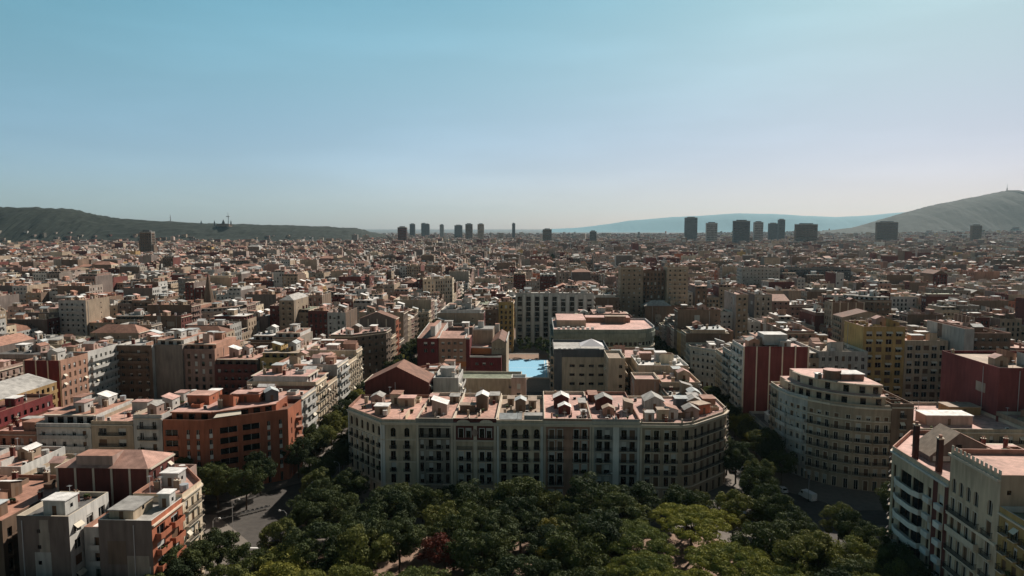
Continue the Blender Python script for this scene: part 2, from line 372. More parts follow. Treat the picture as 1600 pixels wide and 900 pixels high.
def clutter(S, poly, z, rnd, wm, lod, dens=1.0):
    xs = [p[0] for p in poly]; ys = [p[1] for p in poly]; area = (max(xs) - min(xs)) * (max(ys) - min(ys))
    taken = []
    def spot(r, m=1.0):
        for _ in range(10):
            x, y = rnd.uniform(min(xs), max(xs)), rnd.uniform(min(ys), max(ys))
            if inside(poly, x, y, r + m) and all(math.hypot(x - a, y - b) > r + q + .3 for a, b, q in taken):
                taken.append((x, y, r)); return x, y
        return None
    ang = rnd.choice((0, math.pi / 2))
    for _ in range(1 + (area > 230) + (area > 380) + (rnd.random() < .6)):
        w, d = rnd.uniform(2.6, 4.6), rnd.uniform(3, 5.5); p = spot(max(w, d) * .58)
        if p: stair_hut(S, *p, w, d, rnd.uniform(2.4, 3.3), z, rnd.choice((wm, wm, 'wall_white', 'wall_pink', 'wall_salmon', 'wall_tan')),
                        rnd.choice(('slab', 'slab', 'gable', 'shed')), rnd.choice(('roof_white', 'roof_silver', 'roof_palegrey', 'roof_terracotta', 'roof_pink')), ang)
    if lod < 2 or rnd.random() < .5:
        for _ in range(rnd.randint(1, 2)):      # light wells
            w, d = rnd.uniform(2, 3.2), rnd.uniform(2.5, 5); p = spot(max(w, d) * .6)
            if p:
                g = S.solo('light_well'); x, y = p
                for x0, x1, y0, y1 in ((-w / 2, w / 2, -d / 2, -d / 2 + .2), (-w / 2, w / 2, d / 2 - .2, d / 2), (-w / 2, -w / 2 + .2, -d / 2 + .2, d / 2 - .2), (w / 2 - .2, w / 2, -d / 2 + .2, d / 2 - .2)):
                    g.box(x + x0, x + x1, y + y0, y + y1, z, z + 1.1, wm)
                g.face([(x - w / 2 + .2, y - d / 2 + .2, z + .05), (x + w / 2 - .2, y - d / 2 + .2, z + .05), (x + w / 2 - .2, y + d / 2 - .2, z + .05), (x - w / 2 + .2, y + d / 2 - .2, z + .05)], 'glass')  # near-black pane stands in for the shade down the shaft
    n = int((7 if lod < 2 else 4) * dens)
    for _ in range(n):
        t = rnd.random(); r = .9; p = spot(r, .5)
        if not p: continue
        x, y = p
        if t < .35:
            g = S.solo('chimney'); w = rnd.uniform(.6, 1.4); h = rnd.uniform(1.4, 2.6); g.box(x - w / 2, x + w / 2, y - .35, y + .35, z, z + h, rnd.choice((wm, 'wall_brick', 'wall_tan')))
            g.box(x - w / 2 - .1, x + w / 2 + .1, y - .45, y + .45, z + h, z + h + .12, 'trim')
            for k in (-.3, .3): g.cyl(x + k * w, y, .14, z + h + .12, z + h + .6, 'roof_terracotta', 6)
        elif t < .55:
            g = S.solo('air_conditioner'); g.box(x - .5, x + .5, y - .25, y + .25, z + .25, z + 1.1, 'trimwhite'); g.box(x - .45, x + .45, y - .2, y + .2, z, z + .25, 'iron')
            g.face([(x - .35, y - .255, z + .35), (x + .35, y - .255, z + .35), (x + .35, y - .255, z + 1), (x - .35, y - .255, z + 1)], 'iron')
        elif t < .7:
            g = S.solo('water_tank'); g.cyl(x, y, rnd.uniform(.6, 1.0), z + .4, z + 1.9, rnd.choice(('metal', 'roof_palegrey', 'trimwhite')), 10); g.box(x - .5, x + .5, y - .5, y + .5, z, z + .4, 'iron')
        elif t < .85 and lod < 2:
            g = S.solo('antenna'); h = rnd.uniform(2.5, 4.5); g.box(x - .04, x + .04, y - .04, y + .04, z, z + h, 'metal')
            for k in range(4): g.box(x - .5, x + .5, y - .02 + .2 * k - .3, y + .02 + .2 * k - .3, z + h - .2, z + h - .16, 'metal')
            g.box(x - .02, x + .02, y - .4, y + .4, z + h - .16, z + h - .12, 'metal')
        else:
            g = S.solo('planter'); w = rnd.uniform(.8, 1.8); g.box(x - w / 2, x + w / 2, y - .3, y + .3, z, z + .45, 'roof_rust')
            for k in range(6):
                a, b, s = x + rnd.uniform(-w / 2, w / 2), y + rnd.uniform(-.25, .25), rnd.uniform(.25, .5); g.cyl(a, b, .1, z + .45, z + .6 + s, 'plants', 5, r2=s)
    # partition wall across the terrace, awning over part of it
    for _ in range(2 if rnd.random() < .7 else 1):
        x = rnd.uniform(min(xs) + 3, max(xs) - 3) if max(xs) - min(xs) > 7 else None
        if x:
            y0, y1 = min(ys) + 1.5, min(ys) + rnd.uniform(4, 9)
            if inside(poly, x, y0, .3) and inside(poly, x, y1, .3) and all(not (abs(a - x) < q + .3 and y0 - q < b < y1 + q) for a, b, q in taken):
                S.solo('terrace_wall').box(x - .1, x + .1, y0, y1, z, z + 1.7, rnd.choice((wm, 'trimwhite', 'wall_salmon')))
    if rnd.random() < (.35 if lod < 2 else .15):
        p = spot(2.0)
        if p:
            x, y = p; g = S.solo('awning'); m = rnd.choice(('awning', 'roof_silver', 'awning', 'canvas', 'awning_green', 'awning_orange'))
            for a in (-1.6, 1.6):
                for b in (-1.2, 1.2): g.box(x + a - .05, x + a + .05, y + b - .05, y + b + .05, z, z + 2.3, 'metal')
            g.box(x - 1.8, x + 1.8, y - 1.4, y + 1.4, z + 2.303, z + 2.4, m, None, True)

def building(poly, H, edges, wm='wall_beige', rm='roof_terracotta', label='', group=None, lod=1, seed=0, shared=None, name='apartment_building', cat='building',
             fl=3.4, bay=2.7, ww=1.15, wh=2.1, balc='iron', arch=False, specs=None, roof='terrace', ridge='y', rise=4.0, rroof=None, ribs=False, attic=None,
             partym=None, cap=None, dens=1.0, cornice=True, court_wm=None, clut=True, trim=None, gap=.015, extra=None, ph=1.0, bits=0):
    rnd = random.Random(seed); specs = specs or {}
    poly = inset(poly, gap)
    cx = sum(p[0] for p in poly) / len(poly); cy = sum(p[1] for p in poly) / len(poly)
    root = None if shared is not None else empty(name, (cx, cy, 0), label, cat, group)
    S = Sink(root, shared); capm = cap or rnd.choice(('trim', wm, wm, 'roof_terracotta', 'trimwhite'))
    ztop = H + (ph if roof == 'terrace' else 0)
    n = len(poly)
    for i in range(n):
        A, B = poly[i], poly[(i + 1) % n]; L = math.hypot(B[0] - A[0], B[1] - A[1]); kind = edges[i]
        nx, ny = (B[1] - A[1]) / L, -(B[0] - A[0]) / L
        mx, my = (A[0] + B[0]) / 2, (A[1] + B[1]) / 2
        away = nx * mx + ny * my > 60                      # faces away from the viewpoint
        if i in specs:
            specs[i](S, A, B, L, ztop, rnd); continue
        if kind == 'p' or (shared is not None and (away or lod == 3)):
            g = S.part('wall'); pm = (partym or wm) if kind == 'p' else wm
            g.face([(*A, 0), (*B, 0), (*B, ztop), (*A, ztop)], pm)
            if kind == 'p' and lod < 2 and not away and L > 7 and not ribs:     # patched render, pipes and small openings of a party wall
                for _ in range(rnd.randint(1, 3)):
                    w, h = rnd.uniform(1.5, 5), rnd.uniform(2, 7); u, z = rnd.uniform(.3, L - w - .3), rnd.uniform(H * .3, H - h * .6 - .5); h = min(h, ztop - z - .1)
                    edge_box(g, A, B, u, u + w, z, z + h, .012 + .006 * _, rnd.choice(('wall_grey', 'wall_taupe', 'wall_stone', pm, 'wall_umber')))
                u = rnd.uniform(.6, L - .8); edge_box(g, A, B, u, u + .14, 0, H, .16, 'metal')
                if rnd.random() < .6:
                    u = rnd.uniform(1, L - 2); z = H - 2.6
                    while z > H * .35: edge_box(g, A, B, u, u + .7, z, z + .8, .045, 'glass'); z -= 3.3
            if ribs and kind == 'p':
                k = max(2, int(L / 4.2))
                for j in range(k + 1):
                    u = .25 + (L - .6) * j / k; edge_box(g, A, B, u - .24, u + .24, 0, ztop, .08, 'trim')
            continue
        m = wm if kind == 's' else (court_wm or wm)
        rows = floor_rows(H, fl, wh, arch and kind == 's'); b = bay if kind == 's' else bay * .95
        cols = grid_cols(L, b, ww if kind == 's' else ww * 1.15)
        P, ang, L = facade(S, A, B, 0, ztop, m, cols, rows, lod, rnd, trim if kind == 's' else None)
        if away and lod: continue
        bt = balc if kind == 's' else ('slab' if balc != 'none' and rnd.random() < .6 else 'none')
        wide = rnd.random() < .4 if bt == 'iron' else True
        if lod == 2 and bt != 'none' and math.hypot(mx, my) < 800:
            g = S.part('balconies')
            for zs, h, _ in rows[1:]: edge_box(g, A, B, 1.0, -1.0, zs - .15, zs + (.75 if bt == 'slab' else .0), 1.0, m if bt == 'slab' else 'trim')
        elif lod < 2 and bt != 'none' and L > 4:
            for zs, h, _ in rows[1:]:
                if wide: segs = [(cols[0][0] - .9, cols[-1][0] + .9)] if bt == 'iron' else [(c[0] - b / 2 + .25, c[0] + b / 2 - .25) for c in cols[::1]]
                else: segs = [(c[0] - .85, c[0] + .85) for c in cols]
                if bt == 'slab' and len(cols) > 2: segs = [(cols[0][0] - .8, cols[-1][0] + .8)] if int(zs) % 1 == 0 else segs
                for a0, a1 in segs:
                    a0, a1 = max(.3, a0), min(L - .3, a1)
                    if lod == 0: put('balcony', balcony_mesh(a1 - a0, .9 if bt == 'iron' else 1.2, bt, m), P((a0 + a1) / 2, zs, -.002), ang, root); greenery(S, P, rnd.uniform(a0 + .6, a1 - .6), zs, .9, rnd) if rnd.random() < .22 and a1 - a0 > 1.4 else None
                    else:
                        g = S.solo('balcony') if math.hypot(mx, my) < 400 else S.part('balconies'); dd = .8 if bt == 'iron' else 1.15
                        edge_box(g, A, B, a0, a1, zs - .16, zs - .01, dd, 'trim' if bt == 'iron' else m)
                        if bt == 'iron':
                            edge_box(g, A, B, a0, a1, zs + .86, zs + .94, dd - .01, 'iron', None, -(dd - .07))
                            nb = max(2, int((a1 - a0) / .45))
                            for j in range(nb + 1):
                                u = a0 + .03 + (a1 - a0 - .06) * j / nb; edge_box(g, A, B, u - .03, u + .03, zs - .01, zs + .86, dd - .02, 'iron', None, -(dd - .07))
                        else: edge_box(g, A, B, a0, a1, zs - .01, zs + .9, dd - .001, m, None, -(dd - .12))
        if kind == 's' and cornice and lod < 2:
            g = S.solo('cornice'); edge_box(g, A, B, 0, 0, H - .35, H - .05, .45, 'trim'); g = S.solo('string_course'); edge_box(g, A, B, 0, 0, 4.1, 4.3, .12, 'trim')
    if roof == 'terrace':
        roof_plain(S, poly, H, rm, capm, ph)
        cp = poly
        if attic is None: attic = rnd.random() < .3
        if attic:
            ins = [3.2 if e == 's' else (2.2 if e == 'c' else .3) for e in edges]; q = inset(poly, ins)
            xs = [p[0] for p in q]; ys = [p[1] for p in q]
            if max(xs) - min(xs) > 5 and max(ys) - min(ys) > 5 and all(inside(poly, *p) for p in q):
                h = 2.9; g = S.part('penthouse'); am = rnd.choice((wm, 'wall_white', wm)); g.prism(q, H, H + h, am, rm)
                for i in range(n):
                    A, B = q[i], q[(i + 1) % n]; L = math.hypot(B[0] - A[0], B[1] - A[1])
                    if edges[i] != 'p' and L > 3:
                        for uc, w in grid_cols(L, 3.0, 1.9): edge_box(g, A, B, uc - w / 2, uc + w / 2, H + .1, H + 2.2, .02, 'glass')
                        edge_box(g, A, B, 0, 0, H + h - .2, H + h + .02, .8, 'trim')
                if clut: clutter(S, q, H + h + .002, rnd, am, lod, dens)
                clut = False
        if clut: clutter(S, poly, H, rnd, wm, lod, dens)
    else:
        xs = [p[0] for p in poly]; ys = [p[1] for p in poly]; x0, x1, y0, y1 = min(xs), max(xs), min(ys), max(ys); g = S.part('roof'); e = .35
        xm, ym = (x0 + x1) / 2, (y0 + y1) / 2; X0, X1, Y0, Y1 = x0 - (0 if gap > .01 else e), x1 + (0 if gap > .01 else e), y0 - e, y1 + e
        if roof == 'gable' and ridge == 'y':
            g.face([(X0, Y0, H), (xm, Y0, H + rise), (xm, Y1, H + rise), (X0, Y1, H)], rm); g.face([(X1, Y0, H), (X1, Y1, H), (xm, Y1, H + rise), (xm, Y0, H + rise)], rm)
            w = S.part('wall'); w.face([(x0, y0, H), (x1, y0, H), (xm, y0, H + rise - .1)], partym or wm); w.face([(x0, y1, H), (x1, y1, H), (xm, y1, H + rise - .1)], partym or wm)
        elif roof == 'gable':
            g.face([(X0, Y0, H), (X1, Y0, H), (X1, ym, H + rise), (X0, ym, H + rise)], rm); g.face([(X1, Y1, H), (X0, Y1, H), (X0, ym, H + rise), (X1, ym, H + rise)], rm)
            w = S.part('wall'); w.face([(x0, y0, H), (x0, y1, H), (x0, ym, H + rise - .1)], partym or wm); w.face([(x1, y0, H), (x1, y1, H), (x1, ym, H + rise - .1)], partym or wm)
        else:
            t = min(x1 - x0, y1 - y0) / 2 * .9
            a, b = ((x0 + t, ym), (x1 - t, ym)) if x1 - x0 > y1 - y0 else ((xm, y0 + t), (xm, y1 - t)); z = H + rise
            q = [(X0, Y0, H), (X1, Y0, H), (X1, Y1, H), (X0, Y1, H)]; a, b = (*a, z), (*b, z)
            if x1 - x0 > y1 - y0: fs = [(q[0], q[1], b, a), (q[1], q[2], b), (q[2], q[3], a, b), (q[3], q[0], a)]
            else: fs = [(q[0], q[1], a), (q[1], q[2], b, a), (q[2], q[3], b), (q[3], q[0], a, b)]
            for f in fs: g.face(list(f), rm)
    if extra: extra(S, root, rnd)
    if bits:      # small things standing about on a terrace that was laid out by hand
        xs = [p[0] for p in poly]; ys = [p[1] for p in poly]; k = 0
        for _ in range(bits * 6):
            if k >= bits: break
            x, y = rnd.uniform(min(xs), max(xs)), rnd.uniform(min(ys), max(ys))
            if not inside(poly, x, y, .9) or any(math.hypot(x - a, y - b) < r + .7 for a, b, r in HUTS): continue
            HUTS.append((x, y, .7)); k += 1; t = rnd.random()
            if t < .3: g = S.solo('chimney'); w = rnd.uniform(.4, .9); g.box(x - w / 2, x + w / 2, y - .3, y + .3, H, H + rnd.uniform(1, 2.2), rnd.choice(('wall_tan', 'wall_brick', wm))); 
            elif t < .5: g = S.solo('air_conditioner'); g.box(x - .5, x + .5, y - .22, y + .22, H, H + .8, 'trimwhite'); g.face([(x - .35, y - .225, H + .1), (x + .35, y - .225, H + .1), (x + .35, y - .225, H + .7), (x - .35, y - .225, H + .7)], 'iron')
            elif t < .7: g = S.solo('antenna'); h = rnd.uniform(2, 4); g.box(x - .05, x + .05, y - .05, y + .05, H, H + h, 'metal'); g.box(x - .55, x + .55, y - .03, y + .03, H + h - .3, H + h - .24, 'metal')
            elif t < .85: g = S.solo('planter'); g.cyl(x, y, .3, H, H + .4, 'roof_rust', 7); g.cyl(x, y, .15, H + .401, H + rnd.uniform(.8, 1.5), 'plants', 6, r2=.45)
            else: g = S.solo('terrace_wall'); g.box(x - .1, x + .1, y - 1.4, y + 1.4, H, H + 1.3, rnd.choice(('wall_tan', 'trim', wm)))
    S.done(); return root
def rect(x0, x1, y0, y1): return [(x0, y0), (x1, y0), (x1, y1), (x0, y1)]

# ------------------------------------------------------------------ ground, streets, park
S0, PIT, HB = 196.0, 138.0, 59.75
def octa(cx, y0, hb=HB, c=14, grow=0):
    h = hb + grow; x0, x1, a, b = cx - h, cx + h, y0 - grow, y0 + 2 * hb + grow; c += grow * .4
    return [(x0 + c, a), (x1 - c, a), (x1, a + c), (x1, b - c), (x1 - c, b), (x0 + c, b), (x0, b - c), (x0, a + c)]
g = G(); g.face([(-45000, -3000, 0), (45000, -3000, 0), (45000, 60000, 0), (-45000, 60000, 0)], 'city_ground'); tag(g.build('ground'), kind='structure')
g = G(); g.face([(-420, 20, .004), (420, 20, .004), (420, 760, .004), (-420, 760, .004)], 'asphalt'); tag(g.build('road'), kind='structure')
def visible(x, y, r=0): return -.82 * y - 70 - r < x < .71 * y + 70 + r
for k in range(-1, 4):
    for i in range(-3, 4):
        y0 = S0 + PIT * k
        if abs(PIT * i) < 420 and visible(PIT * i, y0 + 60, 60):
            g = G(); g.prism(octa(PIT * i, y0, grow=4.3), .004, .13, 'paving'); tag(g.build('pavement'), kind='structure')
            g = G()
            if i == 0 and k == -1: g.prism(octa(0, y0, grow=-3), .13, .16, 'dirt'); tag(g.build('park_ground'), kind='structure')
            elif k >= 0: g.prism(octa(PIT * i, y0, grow=-24), .13, .16, 'dirt'); tag(g.build('courtyard_ground'), kind='structure')
g = G()   # painted markings: lane lines and zebra crossings
for sx in (-1, 1):
    X = sx * 69; y = 100
    while y < 560:
        if not any(abs(y - (S0 + PIT * k - 9.2)) < 22 for k in range(4)): g.box(X - .07, X + .07, y, y + 3, .0081, .012, 'paint_white')
        y += 6
    for k in range(0, 3):
        yc = S0 + PIT * k - 9.2
        for s in (-1, 1):
            if k == 0 and s < 0: continue
            for j in range(9): g.box(X - 4.2 + j * .98, X - 3.7 + j * .98, yc + s * 19, yc + s * 19 + (3.2 * s if s > 0 else -3.2) , .008, .012, 'paint_white') if s > 0 else g.box(X - 4.2 + j * .98, X - 3.7 + j * .98, yc - 22.2, yc - 19, .008, .012, 'paint_white')
    g.box(X - 4.4, X + 4.4, S0 - 9.2 - 24.2, S0 - 9.2 - 23.7, .008, .012, 'paint_white')
tag(g.build('road_markings'), kind='structure')

# ------------------------------------------------------------------ houses modelled one by one
HERO = []   # footprints already taken
def H_(poly, H, edges, **k):
    xs = [p[0] for p in poly]; ys = [p[1] for p in poly]; HERO.append((min(xs), max(xs), min(ys), max(ys)))
    k.setdefault('lod', 0); k.setdefault('seed', int(abs(xs[0] * 7 + ys[0] * 3)))
    return building(poly, H, edges, **k)
ZR = [.2, 4.6, 8.1, 11.6, 15.1, 18.6]
def spec(cols, wm, rows=None, balcs=(), zones=None, pil=(), bands=(), trim=None, states=(0, 0, 0, 1, 4, 0, 4, 2), skip=(), frame='shutter_brown', arches=()):
    rows = rows or [(z, 2.75 if z > 1 else 3, i in arches) for i, z in enumerate(ZR)]
    def f(S, A, B, L, ztop, rnd):
        zs = zones or [(0, ztop, wm)]
        for z0, z1, m in zs: P, ang, L = facade(S, A, B, z0, z1, m, cols, rows, 0, rnd, trim, frame, states, skip=skip)
        for r, a, b, d, kd in balcs: put('balcony', balcony_mesh(b - a, d, kd, wm), P((a + b) / 2, rows[r][0], -.002), ang, S.root); greenery(S, P, rnd.uniform(a + .5, b - .5), rows[r][0], d, rnd) if rnd.random() < .35 else None
        if pil:
            for a, b, m, o in pil: edge_box(S.solo('pilaster'), A, B, a, b, 0, ztop - 1.6, o, m)
        for z0, z1, o, m in bands: edge_box(S.solo('cornice' if z0 > 20 else 'string_course'), A, B, 0, 0, z0, z1, o, m)
    return f
CORN = [(22.3, 22.9, .5, 'trim'), (22.9, 23.15, .75, 'trim')]
HF = 'houses on the front of the central block'
def huts(*L):
    def f(S, root, rnd):
        for a in L: stair_hut(S, *a)
    return f
# 1 cream corner house with the splayed corner
chL = math.hypot(14, 14); cc = [(1.9 + 3.2 * i, 1.4) for i in range(6)]
H_([(-45.75, 196), (-35.7, 196), (-35.7, 226), (-59.75, 226), (-59.75, 210)], 23, 'spcps', wm='wall_cream', rm='roof_salmonr', cap='roof_terracotta', attic=False, group=HF,
   label='cream corner house with arched top windows at the left end of the central block front', clut=True, dens=1.3, ph=.9,
   specs={0: spec([(3.2, 1.5), (7.3, 1.5)], 'wall_cream', arches=(5,), pil=[(.02, .75, 'trimwhite', .22)], balcs=[(r, u - 1, u + 1, .7, 'iron') for r in (2, 3, 4) for u in (3.2, 7.3)], bands=CORN + [(17.6, 17.9, .25, 'trim'), (10.9, 11.2, .2, 'trim'), (4.1, 4.4, .2, 'trim')], trim='trim', states=(0, 0, 0, 1)),  # white corner strip added to mark the edge that even shading hides
          4: spec(cc, 'wall_cream', arches=(5,), pil=[(.05, .6, 'trimwhite', .22), (19.0, 19.7, 'trimwhite', .22)], balcs=[(r, u - .9, u + .9, .6, 'iron') for r in (2, 3, 4) for u, w in cc], bands=CORN + [(17.6, 17.9, .25, 'trim'), (10.9, 11.2, .2, 'trim'), (4.1, 4.4, .2, 'trim')], trim='trim', states=(0, 0, 0, 1))},
   extra=huts((-42, 216, 5, 4, 2.6, 23, 'wall_tan', 'slab', 'roof_pink')))
# 2 pale house with a window gallery
H_(rect(-35.7, -24.7, 196, 228), 23.3, 'spcp', wm='wall_stone', rm='roof_salmonr', cap='trim', attic=False, group=HF, clut=False, bits=14,
   label='grey beige house with a four-window top gallery, right beside the cream corner house',
   specs={0: spec([(1.7, 1.1), (4.35, 1.35), (6.65, 1.35), (9.3, 1.1)], 'wall_stone', balcs=[(5, 1.0, 10.0, .8, 'iron')] + [(r, 3.1, 7.9, 1.0, 'iron') for r in (1, 2, 3, 4)], pil=[(.1, .7, 'trim', .22), (10.3, 10.88, 'trim', .22)], bands=CORN + [(4.1, 4.4, .2, 'trim'), (21.5, 21.7, .2, 'trim')], states=(0, 0, 0, 1))},
   extra=huts((-29.8, 206, 4.6, 5, 3.2, 23.3, 'wall_pink', 'shed', 'roof_white', 0), (-33.6, 218, 2.4, 4, 2.4, 23.3, 'wall_brown', 'slab', 'roof_pink', 0), (-27, 220, 3, 4, 2, 23.3, 'wall_tan', 'slab', 'roof_palegrey', 0)))
# 3 house with the red brick top floor
def medallion(S, root, rnd):
    huts((-17.2, 211, 3.6, 4.8, 4.4, 23.4, 'wall_brown', 'gable', 'roof_white', 0), (-21.5, 207.5, 4.6, 3.2, 2.2, 23.4, 'wall_brown', 'slab', 'roof_tanr', 0), (-14, 221, 3, 5, 2.2, 23.4, 'wall_sand', 'slab', 'roof_palegrey', 0))(S, root, rnd)
    g = S.solo('medallion'); g.tube([(-18.3, 195.97, 20.1), (-18.3, 195.8, 20.1)], [.95, .8], 'wall_pink', 10); g.face([(-18.3 + .8 * math.cos(t), 195.79, 20.1 + 1.15 * math.sin(t)) for t in [math.pi * k / 6 for k in range(12)]], 'wall_pink')
    for cx in (-21.6, -14.9): g = S.solo('pediment'); g.face([(cx - 2 + 2 * (1 - math.cos(math.pi * k / 8)), 195.45, 23.2 + .95 * math.sin(math.pi * k / 8)) for k in range(9)], 'trim')
c3 = [(2.3, 1.4), (4.5, 1.4), (8.5, 1.4), (10.6, 1.4)]
H_(rect(-24.7, -11.9, 196, 227), 23.4, 'spcp', wm='wall_sand', rm='roof_salmonr', cap='trim', attic=False, group=HF, clut=False, bits=14,
   label='cream house whose top floor is a red brick band with a pink oval medallion',
   specs={0: spec(c3, 'wall_sand', zones=[(0, 17.7, 'wall_sand'), (17.7, 24.4, 'wall_brick')], balcs=[(r, a, b, .85, 'iron') for r in (1, 2, 3, 4) for a, b in ((1.2, 5.6), (7.4, 11.7))], pil=[(.1, .75, 'trim', .2), (6.0, 7.0, 'trim', .16), (12.0, 12.68, 'trim', .2)], bands=CORN + [(17.5, 17.9, .3, 'trim')], trim='trimwhite')},
   extra=medallion)
# 4 cream house, arched top windows
c4 = [(2.1, 1.6), (5.4, 1.7), (8.6, 1.7), (11.8, 1.6)]
def conserv(S, root, rnd):
    huts((-5.2, 211, 3.2, 3.8, 3.4, 23, 'wall_brown', 'gable', 'roof_silver', 0), (-8.5, 218, 2, 4, 2.2, 23, 'wall_tan', 'slab', 'roof_tanr', 0), (-1.5, 216, 2.4, 6, 2.4, 23, 'wall_sand', 'slab', 'roof_tanr', 0))(S, root, rnd)
    g = S.solo('glass_canopy'); g.face([(-11.2, 196.4, 24.15), (-4.5, 196.4, 24.15), (-4.5, 199.4, 25.2), (-11.2, 199.4, 25.2)], 'roof_silver'); g.box(-11.2, -4.5, 199.35, 199.45, 23, 25.2, 'metal')
    g.box(-3.8, 1.6, 197.5, 197.7, 23, 25.0, 'wall_grey'); g.face([(-3.8, 197.4, 25.05), (1.6, 197.4, 25.05), (1.6, 200, 25.3), (-3.8, 200, 25.3)], 'roof_palegrey')
H_(rect(-11.9, 2, 196, 226), 23, 'spcp', wm='wall_cream', rm='roof_tanr', cap='trim', attic=False, group=HF, clut=False, bits=14,
   label='cream house with four arched top windows and a glass canopy on its terrace, mid block',
   specs={0: spec(c4, 'wall_cream', arches=(5,), balcs=[(r, 4.1, 9.9, .95, 'iron') for r in (1, 2, 3, 4)] + [(5, 4.3, 9.7, .6, 'iron')] + [(r, u - .95, u + .95, .6, 'iron') for r in (2, 3, 4, 5) for u in (2.1, 11.8)], pil=[(.1, .7, 'trimwhite', .25), (12.9, 13.75, 'trimwhite', .25)], bands=CORN + [(4.1, 4.4, .2, 'trim')], states=(0, 0, 0, 2))},
   extra=conserv)
# 5 brownish house with white window surrounds
c5 = [(2.3, 1.5), (4.7, 1.5), (9.5, 1.4), (11.9, 1.4)]
H_(rect(2, 16, 196, 230), 23.6, 'spcp', wm='wall_salmon', rm='roof_pink', cap='trim', attic=False, group=HF, clut=False, bits=14, partym='wall_salmon',
   label='pinkish brown house with white window surrounds, two dark gabled huts on its pink terrace',
   specs={0: spec(c5, 'wall_salmon', balcs=[(r, a, b, .8, 'iron') for r in (1, 2, 3, 4, 5) for a, b in ((1.1, 5.9), (8.3, 13.1))], pil=[(.1, .5, 'trim', .2), (13.4, 13.88, 'trim', .3)], bands=CORN + [(23.1, 24.0, .12, 'trim')], trim='trimwhite')},
   extra=huts((8.4, 206, 3.6, 3.2, 2.2, 23.6, 'wall_brick', 'gable', 'roof_white', 0), (7.6, 213, 4.6, 4.5, 3.4, 23.6, 'wall_brick', 'gable', 'roof_white', 0), (14.2, 214, 2.0, 6, 1.8, 23.6, 'wall_sand', 'slab', 'roof_palegrey', 0), (14.0, 203, 1.6, 2.5, 1.5, 23.6, 'wall_grey', 'slab', 'roof_palegrey', 0)))
# 6 grey house with the pale central pilaster
c6 = [(2.2, 1.6), (4.5, 1.6), (9.4, 1.6), (11.8, 1.6)]
def finial(S, root, rnd):
    huts((21.6, 204.5, 3.4, 3, 2.2, 23.6, 'wall_salmon', 'gable', 'roof_tanr', 0), (20.9, 212, 5, 5, 3.2, 23.6, 'wall_brick', 'gable', 'roof_palegrey', 0), (28, 208, 2.6, 5, 3.2, 23.6, 'wall_tan', 'shed', 'roof_tanr', 0), (18.2, 222, 2.8, 6, 2.4, 23.6, 'wall_brick', 'slab', 'roof_terracotta', 0))(S, root, rnd)
    S.solo('finial').cyl(23, 196.1, .45, 24.6, 25.5, 'trimwhite', 8, r2=.2)
H_(rect(16, 30, 196, 230), 23.6, 'spcp', wm='wall_grey', rm='roof_pink', cap='roof_terracotta', attic=False, group=HF, clut=False, bits=14,
   label='grey house with one broad pale pilaster up the middle of its front',
   specs={0: spec(c6, 'wall_grey', balcs=[(r, a, b, .85, 'iron') for r in (1, 2, 3, 4, 5) for a, b in ((1.1, 5.7), (8.2, 13.0))], pil=[(.1, .6, 'trim', .2), (6.2, 7.9, 'trimwhite', .4), (13.3, 13.88, 'trimwhite', .25)], bands=CORN + [(23.1, 23.9, .1, 'trim')], states=(0, 1, 0, 2))},
   extra=finial)
# 7 right corner house, rounded corner and black parapet railing
def railing7(S, root, rnd):
    P7 = [(30.2, 196), (42, 196), (45.5, 197.3), (57.8, 209.2), (59.75, 213)]
    g = S.solo('railing')
    for A, B in zip(P7, P7[1:]):
        L = math.hypot(B[0] - A[0], B[1] - A[1]); edge_box(g, A, B, .1, -.1, 24.45, 24.52, -.05, 'iron', None, .12)
        for j in range(int(L / .3)): edge_box(g, A, B, .1 + j * .3, .15 + j * .3, 23.75, 24.45, -.06, 'iron', None, .11)
        edge_box(g, A, B, .06, .5, 23.7, 24.8, -.02, 'trim', None, .35)
    huts((33.5, 201.5, 2.6, 3, 2.4, 23, 'wall_grey', 'slab', 'roof_palegrey', 0), (37.5, 202, 3.2, 3, 3.2, 23, 'wall_sand', 'slab', 'roof_tanr', 0), (37, 216, 6, 7, 2.8, 23, 'wall_grey', 'gable', 'roof_palegrey', 0),
         (47, 217, 6, 4, 3.0, 23, 'wall_slate', 'slab', 'roof_silver', 0), (50.5, 210, 4.5, 4, 3, 23, 'wall_orange', 'slab', 'roof_tanr', .5), (44, 205, 3, 2.5, 1.6, 23, 'wall_brown', 'slab', 'roof_rust', .2), (55, 219, 4, 5, 2.7, 23, 'wall_salmon', 'slab', 'roof_terracotta', 0))(S, root, rnd)
c7 = [(2.3, 1.5), (4.8, 1.5), (7.8, 1.4), (9.9, 1.4)]
cur = lambda L, n: [(L * (j + .5) / n, 1.4) for j in range(n)]
s7 = lambda L, n: spec(cur(L, n), 'wall_tan', balcs=[(r, .35, L - .35, .75, 'iron') for r in (2, 3, 4, 5)], bands=CORN + [(4.1, 4.4, .2, 'trim')], states=(0, 0, 2))
H_([(30, 196), (42, 196), (45.5, 197.3), (57.8, 209.2), (59.75, 213), (59.75, 228), (30, 228)], 23, 'ssssscp', wm='wall_tan', rm='roof_pink', cap='trim', attic=False, group=HF, clut=True, dens=1.6, ph=.7,
   label='brown corner house with a black terrace railing, right end of the central block front',
   specs={0: spec(c7, 'wall_tan', balcs=[(r, a, b, .85, 'iron') for r in (2, 3, 4, 5) for a, b in ((1.4, 5.8), (7.0, 10.9))], bands=CORN + [(4.1, 4.4, .2, 'trim')], trim='trim', pil=[(.1, .6, 'trim', .2)]),
          1: s7(3.7, 1), 2: s7(17.1, 5), 3: s7(4.25, 1)}, extra=railing7)
HC = 'houses inside and behind the central block'
